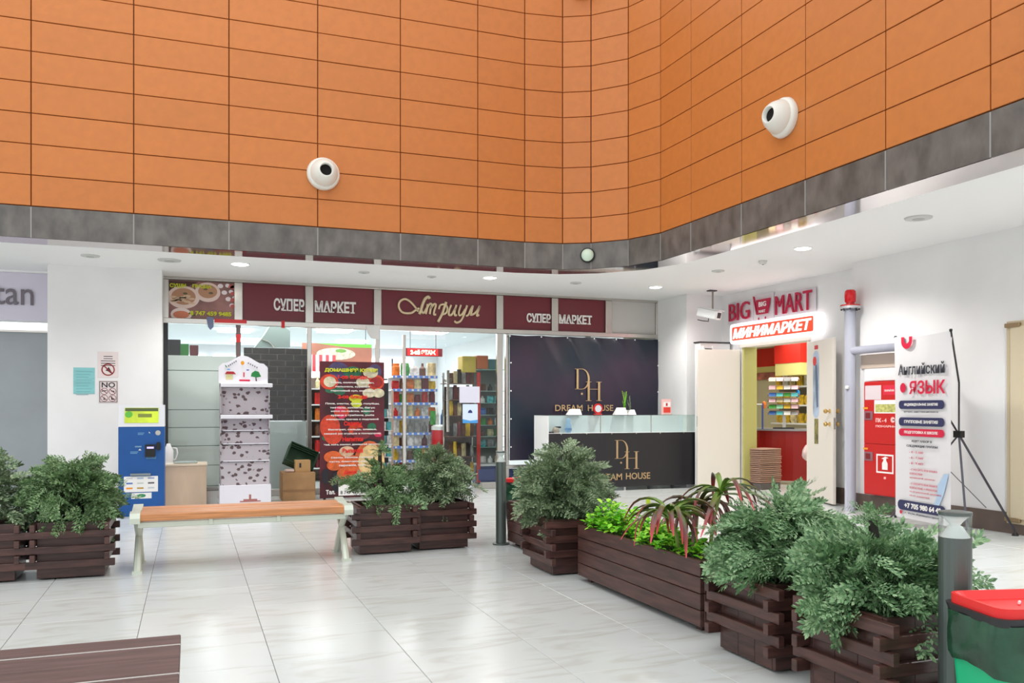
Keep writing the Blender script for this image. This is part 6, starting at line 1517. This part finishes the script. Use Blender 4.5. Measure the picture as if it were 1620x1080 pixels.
# stack of trays
p = at(1206, 765, 12.75); t = thing('tray_stack', (p.x, p.y, 0), 'tall stack of thin grey-brown carton trays before the red counter', 'stack')
zt6 = at(1206, 708, 12.75).z; nt_ = 18
for k in range(nt_):
    z = .10 + (zt6 - .10) * k / nt_
    Mt = Matrix.Translation((p.x + rg.uniform(-.006, .006), p.y + rg.uniform(-.006, .006), 0)) @ Matrix.Rotation(-PHI + .55, 4, 'Z')
    MB(Mt).bev(-.22, .22, -.17, .17, z, z + (zt6 - .1) / nt_ * .72, .004).build('tray', mat('tray_taupe', (158, 124, 108), .8, rnd=.1), t)
Mt = Matrix.Translation((p.x, p.y, 0)) @ Matrix.Rotation(-PHI + .55, 4, 'Z'); MB(Mt).bev(-.21, .21, -.16, .16, 0, .095, .004).build('base_crate', mat('stack_base', (90, 84, 84), .6), t)
# candy rack on the counter
rp_ = at(1240, 640, 13.6); t = thing('candy_rack', (rp_.x, rp_.y, zc4), 'tiered candy rack with pastel trays standing on the red counter', 'rack')
Mr = Matrix.Translation((rp_.x, rp_.y, 0)) @ Matrix.Rotation(-PHI - .35, 4, 'Z')
MB(Mr).box(-.02, .03, -.02, .02, zc4, at(1240, 650, 13.6).z).build('stem', M_whitepl, t)
MB(Mr).bev(-.16, .16, -.12, .12, zc4, zc4 + .02, .003).build('base', M_dark, t)
tv = [598, 611, 622, 631, 641, 651]
for k, v in enumerate(tv):
    z = at(1240, v, 13.6).z
    MB(Mr).add([(-.24, -.12 + .02 * k * 0, z - .045), (.24, -.12, z - .045), (.22, .10, z), (-.22, .10, z), (-.24, -.12, z - .025), (.24, -.12, z - .025), (.22, .10, z + .02), (-.22, .10, z + .02)], [(0, 3, 2, 1), (4, 5, 6, 7), (0, 1, 5, 4), (1, 2, 6, 5), (2, 3, 7, 6), (3, 0, 4, 7)]).build('tier', mat('tier_brown', (120, 84, 76), .5), t)
    for j in range(4):
        cl = [['cream', 'pinkp', 'grey', 'white'], ['pinkp', 'yellow', 'white', 'pinkp'], ['blue', 'cyan', 'green', 'cyan'], ['pinkp', 'cream', 'white', 'pinkp'], ['green', 'mint', 'yellow', 'pinkp'], ['blue', 'cyan', 'white', 'grey']][k][j]
        PC.setdefault('pinkp', (226, 186, 196)); PC.setdefault('mint', (140, 206, 170))
        MB(Mr).add([(-.22 + .112 * j, -.145, z - .05), (-.12 + .112 * j, -.145, z - .05), (-.12 + .112 * j, -.09, z + .008), (-.22 + .112 * j, -.09, z + .008), (-.22 + .112 * j, -.135, z - .05), (-.12 + .112 * j, -.135, z - .05), (-.12 + .112 * j, -.08, z + .008), (-.22 + .112 * j, -.08, z + .008)],
                   [(0, 1, 2, 3), (4, 7, 6, 5), (0, 4, 5, 1), (3, 2, 6, 7), (0, 3, 7, 4), (1, 5, 6, 2)]).build('candy_pack', mat('goods_' + cl, PC[cl], .45, var=.1), t)
for k, (u, v, cl, lb_) in enumerate(((1262, 622, 'blue', 'bright blue scoop hanging at the right of the candy rack'), (1209, 640, 'orange', 'orange tag hanging at the left of the candy rack'))):
    q = at(u, v, 13.55); o = MB(Matrix.Translation(q)).lathe([(.02, -.06), (.035, 0), (.03, .04), (.0, .06)], 10).build('hanging_item', mat('hang_' + cl, PC[cl] if cl != 'blue' else (20, 150, 226), .4)); tag(o, lb_, 'trinket')
# shelves along the far wall
w0, w1 = onX(1226, 620, 10.1).y, onX(1300, 620, 10.1).y
t = thing('wall_shelf', (10.05, (w0 + w1) / 2, 1.0), 'white wall shelves of golden packs at the back of the minimarket', 'shelf')
sz = [onX(1262, v, 9.9).z for v in (610, 640, 669)]
for z in sz: MB().bev(9.85, 10.19, w1, w0 - .2, z - .03, z, .003).build('shelf', M_whitepl, t)
MB().box(10.19, 10.199, w1, w0, .9, 2.0).build('back_panel', mat('taupe_back', (150, 144, 132), .6), t)
for i, z in enumerate(sz):
    for k in range(7):
        cl = ['yellow', 'white', 'cream'][k % 3] if i == 0 else ['yellow', 'yellow', 'cream'][k % 3]
        y = w0 - .32 - .19 * k
        product('carton' if i == 0 else 'packet', cl, 9.97, y, z + .001, .16, .24 if i == 0 else .17, '%s pack on the %s white wall shelf of the minimarket, %s from the left' % (cl, ['upper', 'middle', 'lower'][i], ORD[k]), 'packs on the minimarket wall shelves', rz=math.radians(-90))
# photo strip boards and blue-edged screen at left, small case on counter
o = MB(FX(10.2, onX(1188, 600, 10.2).y, 0)).box(0, .95, onX(1200, 601, 10.2).z, onX(1200, 590, 10.2).z, .02, .04).build('picture_strip', mat('berry_print', (196, 120, 110), .5, var=.5, scale=5)); tag(o, 'strip of berry photos under the red frieze', 'picture')
q = at(1187, 674, 13.3); t = thing('counter_screen', (q.x + .2, q.y, zc4), 'blue-edged clear screen at the left end of the red counter', 'screen')
Ms = Matrix.Translation((q.x, q.y, zc4)) @ Matrix.Rotation(-PHI, 4, 'Z')
MB(Ms).box(.0, .19, -.004, .004, 0, .38).build('pane', M_glass, t); MB(Ms).box(.18, .20, -.012, .012, 0, .40).build('blue_edge', mat('edge_blue', (50, 70, 150), .4), t); MB(Ms).box(-.02, .18, -.012, .012, .38, .395).build('top_edge', M_whitepl, t)
q = at(1194, 668, 13.25); t = thing('small_jar', (q.x, q.y, zc4), 'small brown jar behind the blue-edged screen', 'jar')
MB(Matrix.Translation((q.x, q.y + .12, zc4))).lathe([(.035, 0), (.04, .02), (.04, .07), (.03, .08)], 12).build('body', mat('goods_brown', PC['brown'], .4), t); MB(Matrix.Translation((q.x, q.y + .12, zc4))).lathe([(.034, .08), (.034, .10)], 12).build('lid', M_black, t)
# plastic bag hanging at the counter
q = at(1277, 716, 12.9); m = MB(Matrix.Translation(q)); V = []; n = 10
for j in range(7):
    for k in range(n):
        a_ = 2 * math.pi * k / n; r_ = [.02, .05, .08, .095, .09, .07, .02][j] * (1 + .15 * math.sin(3 * a_ + j)); V.append((r_ * math.cos(a_), r_ * math.sin(a_) * .6, .12 - .04 * j))
m.add(V, [(j * n + k, (j + 1) * n + k, (j + 1) * n + (k + 1) % n, j * n + (k + 1) % n) for j in range(6) for k in range(n)])
o = m.build('plastic_bag', mat('clear_bag', (214, 190, 190), .25), smooth=True); tag(o, 'pale crumpled plastic bag hanging beside the right door leaf', 'bag')
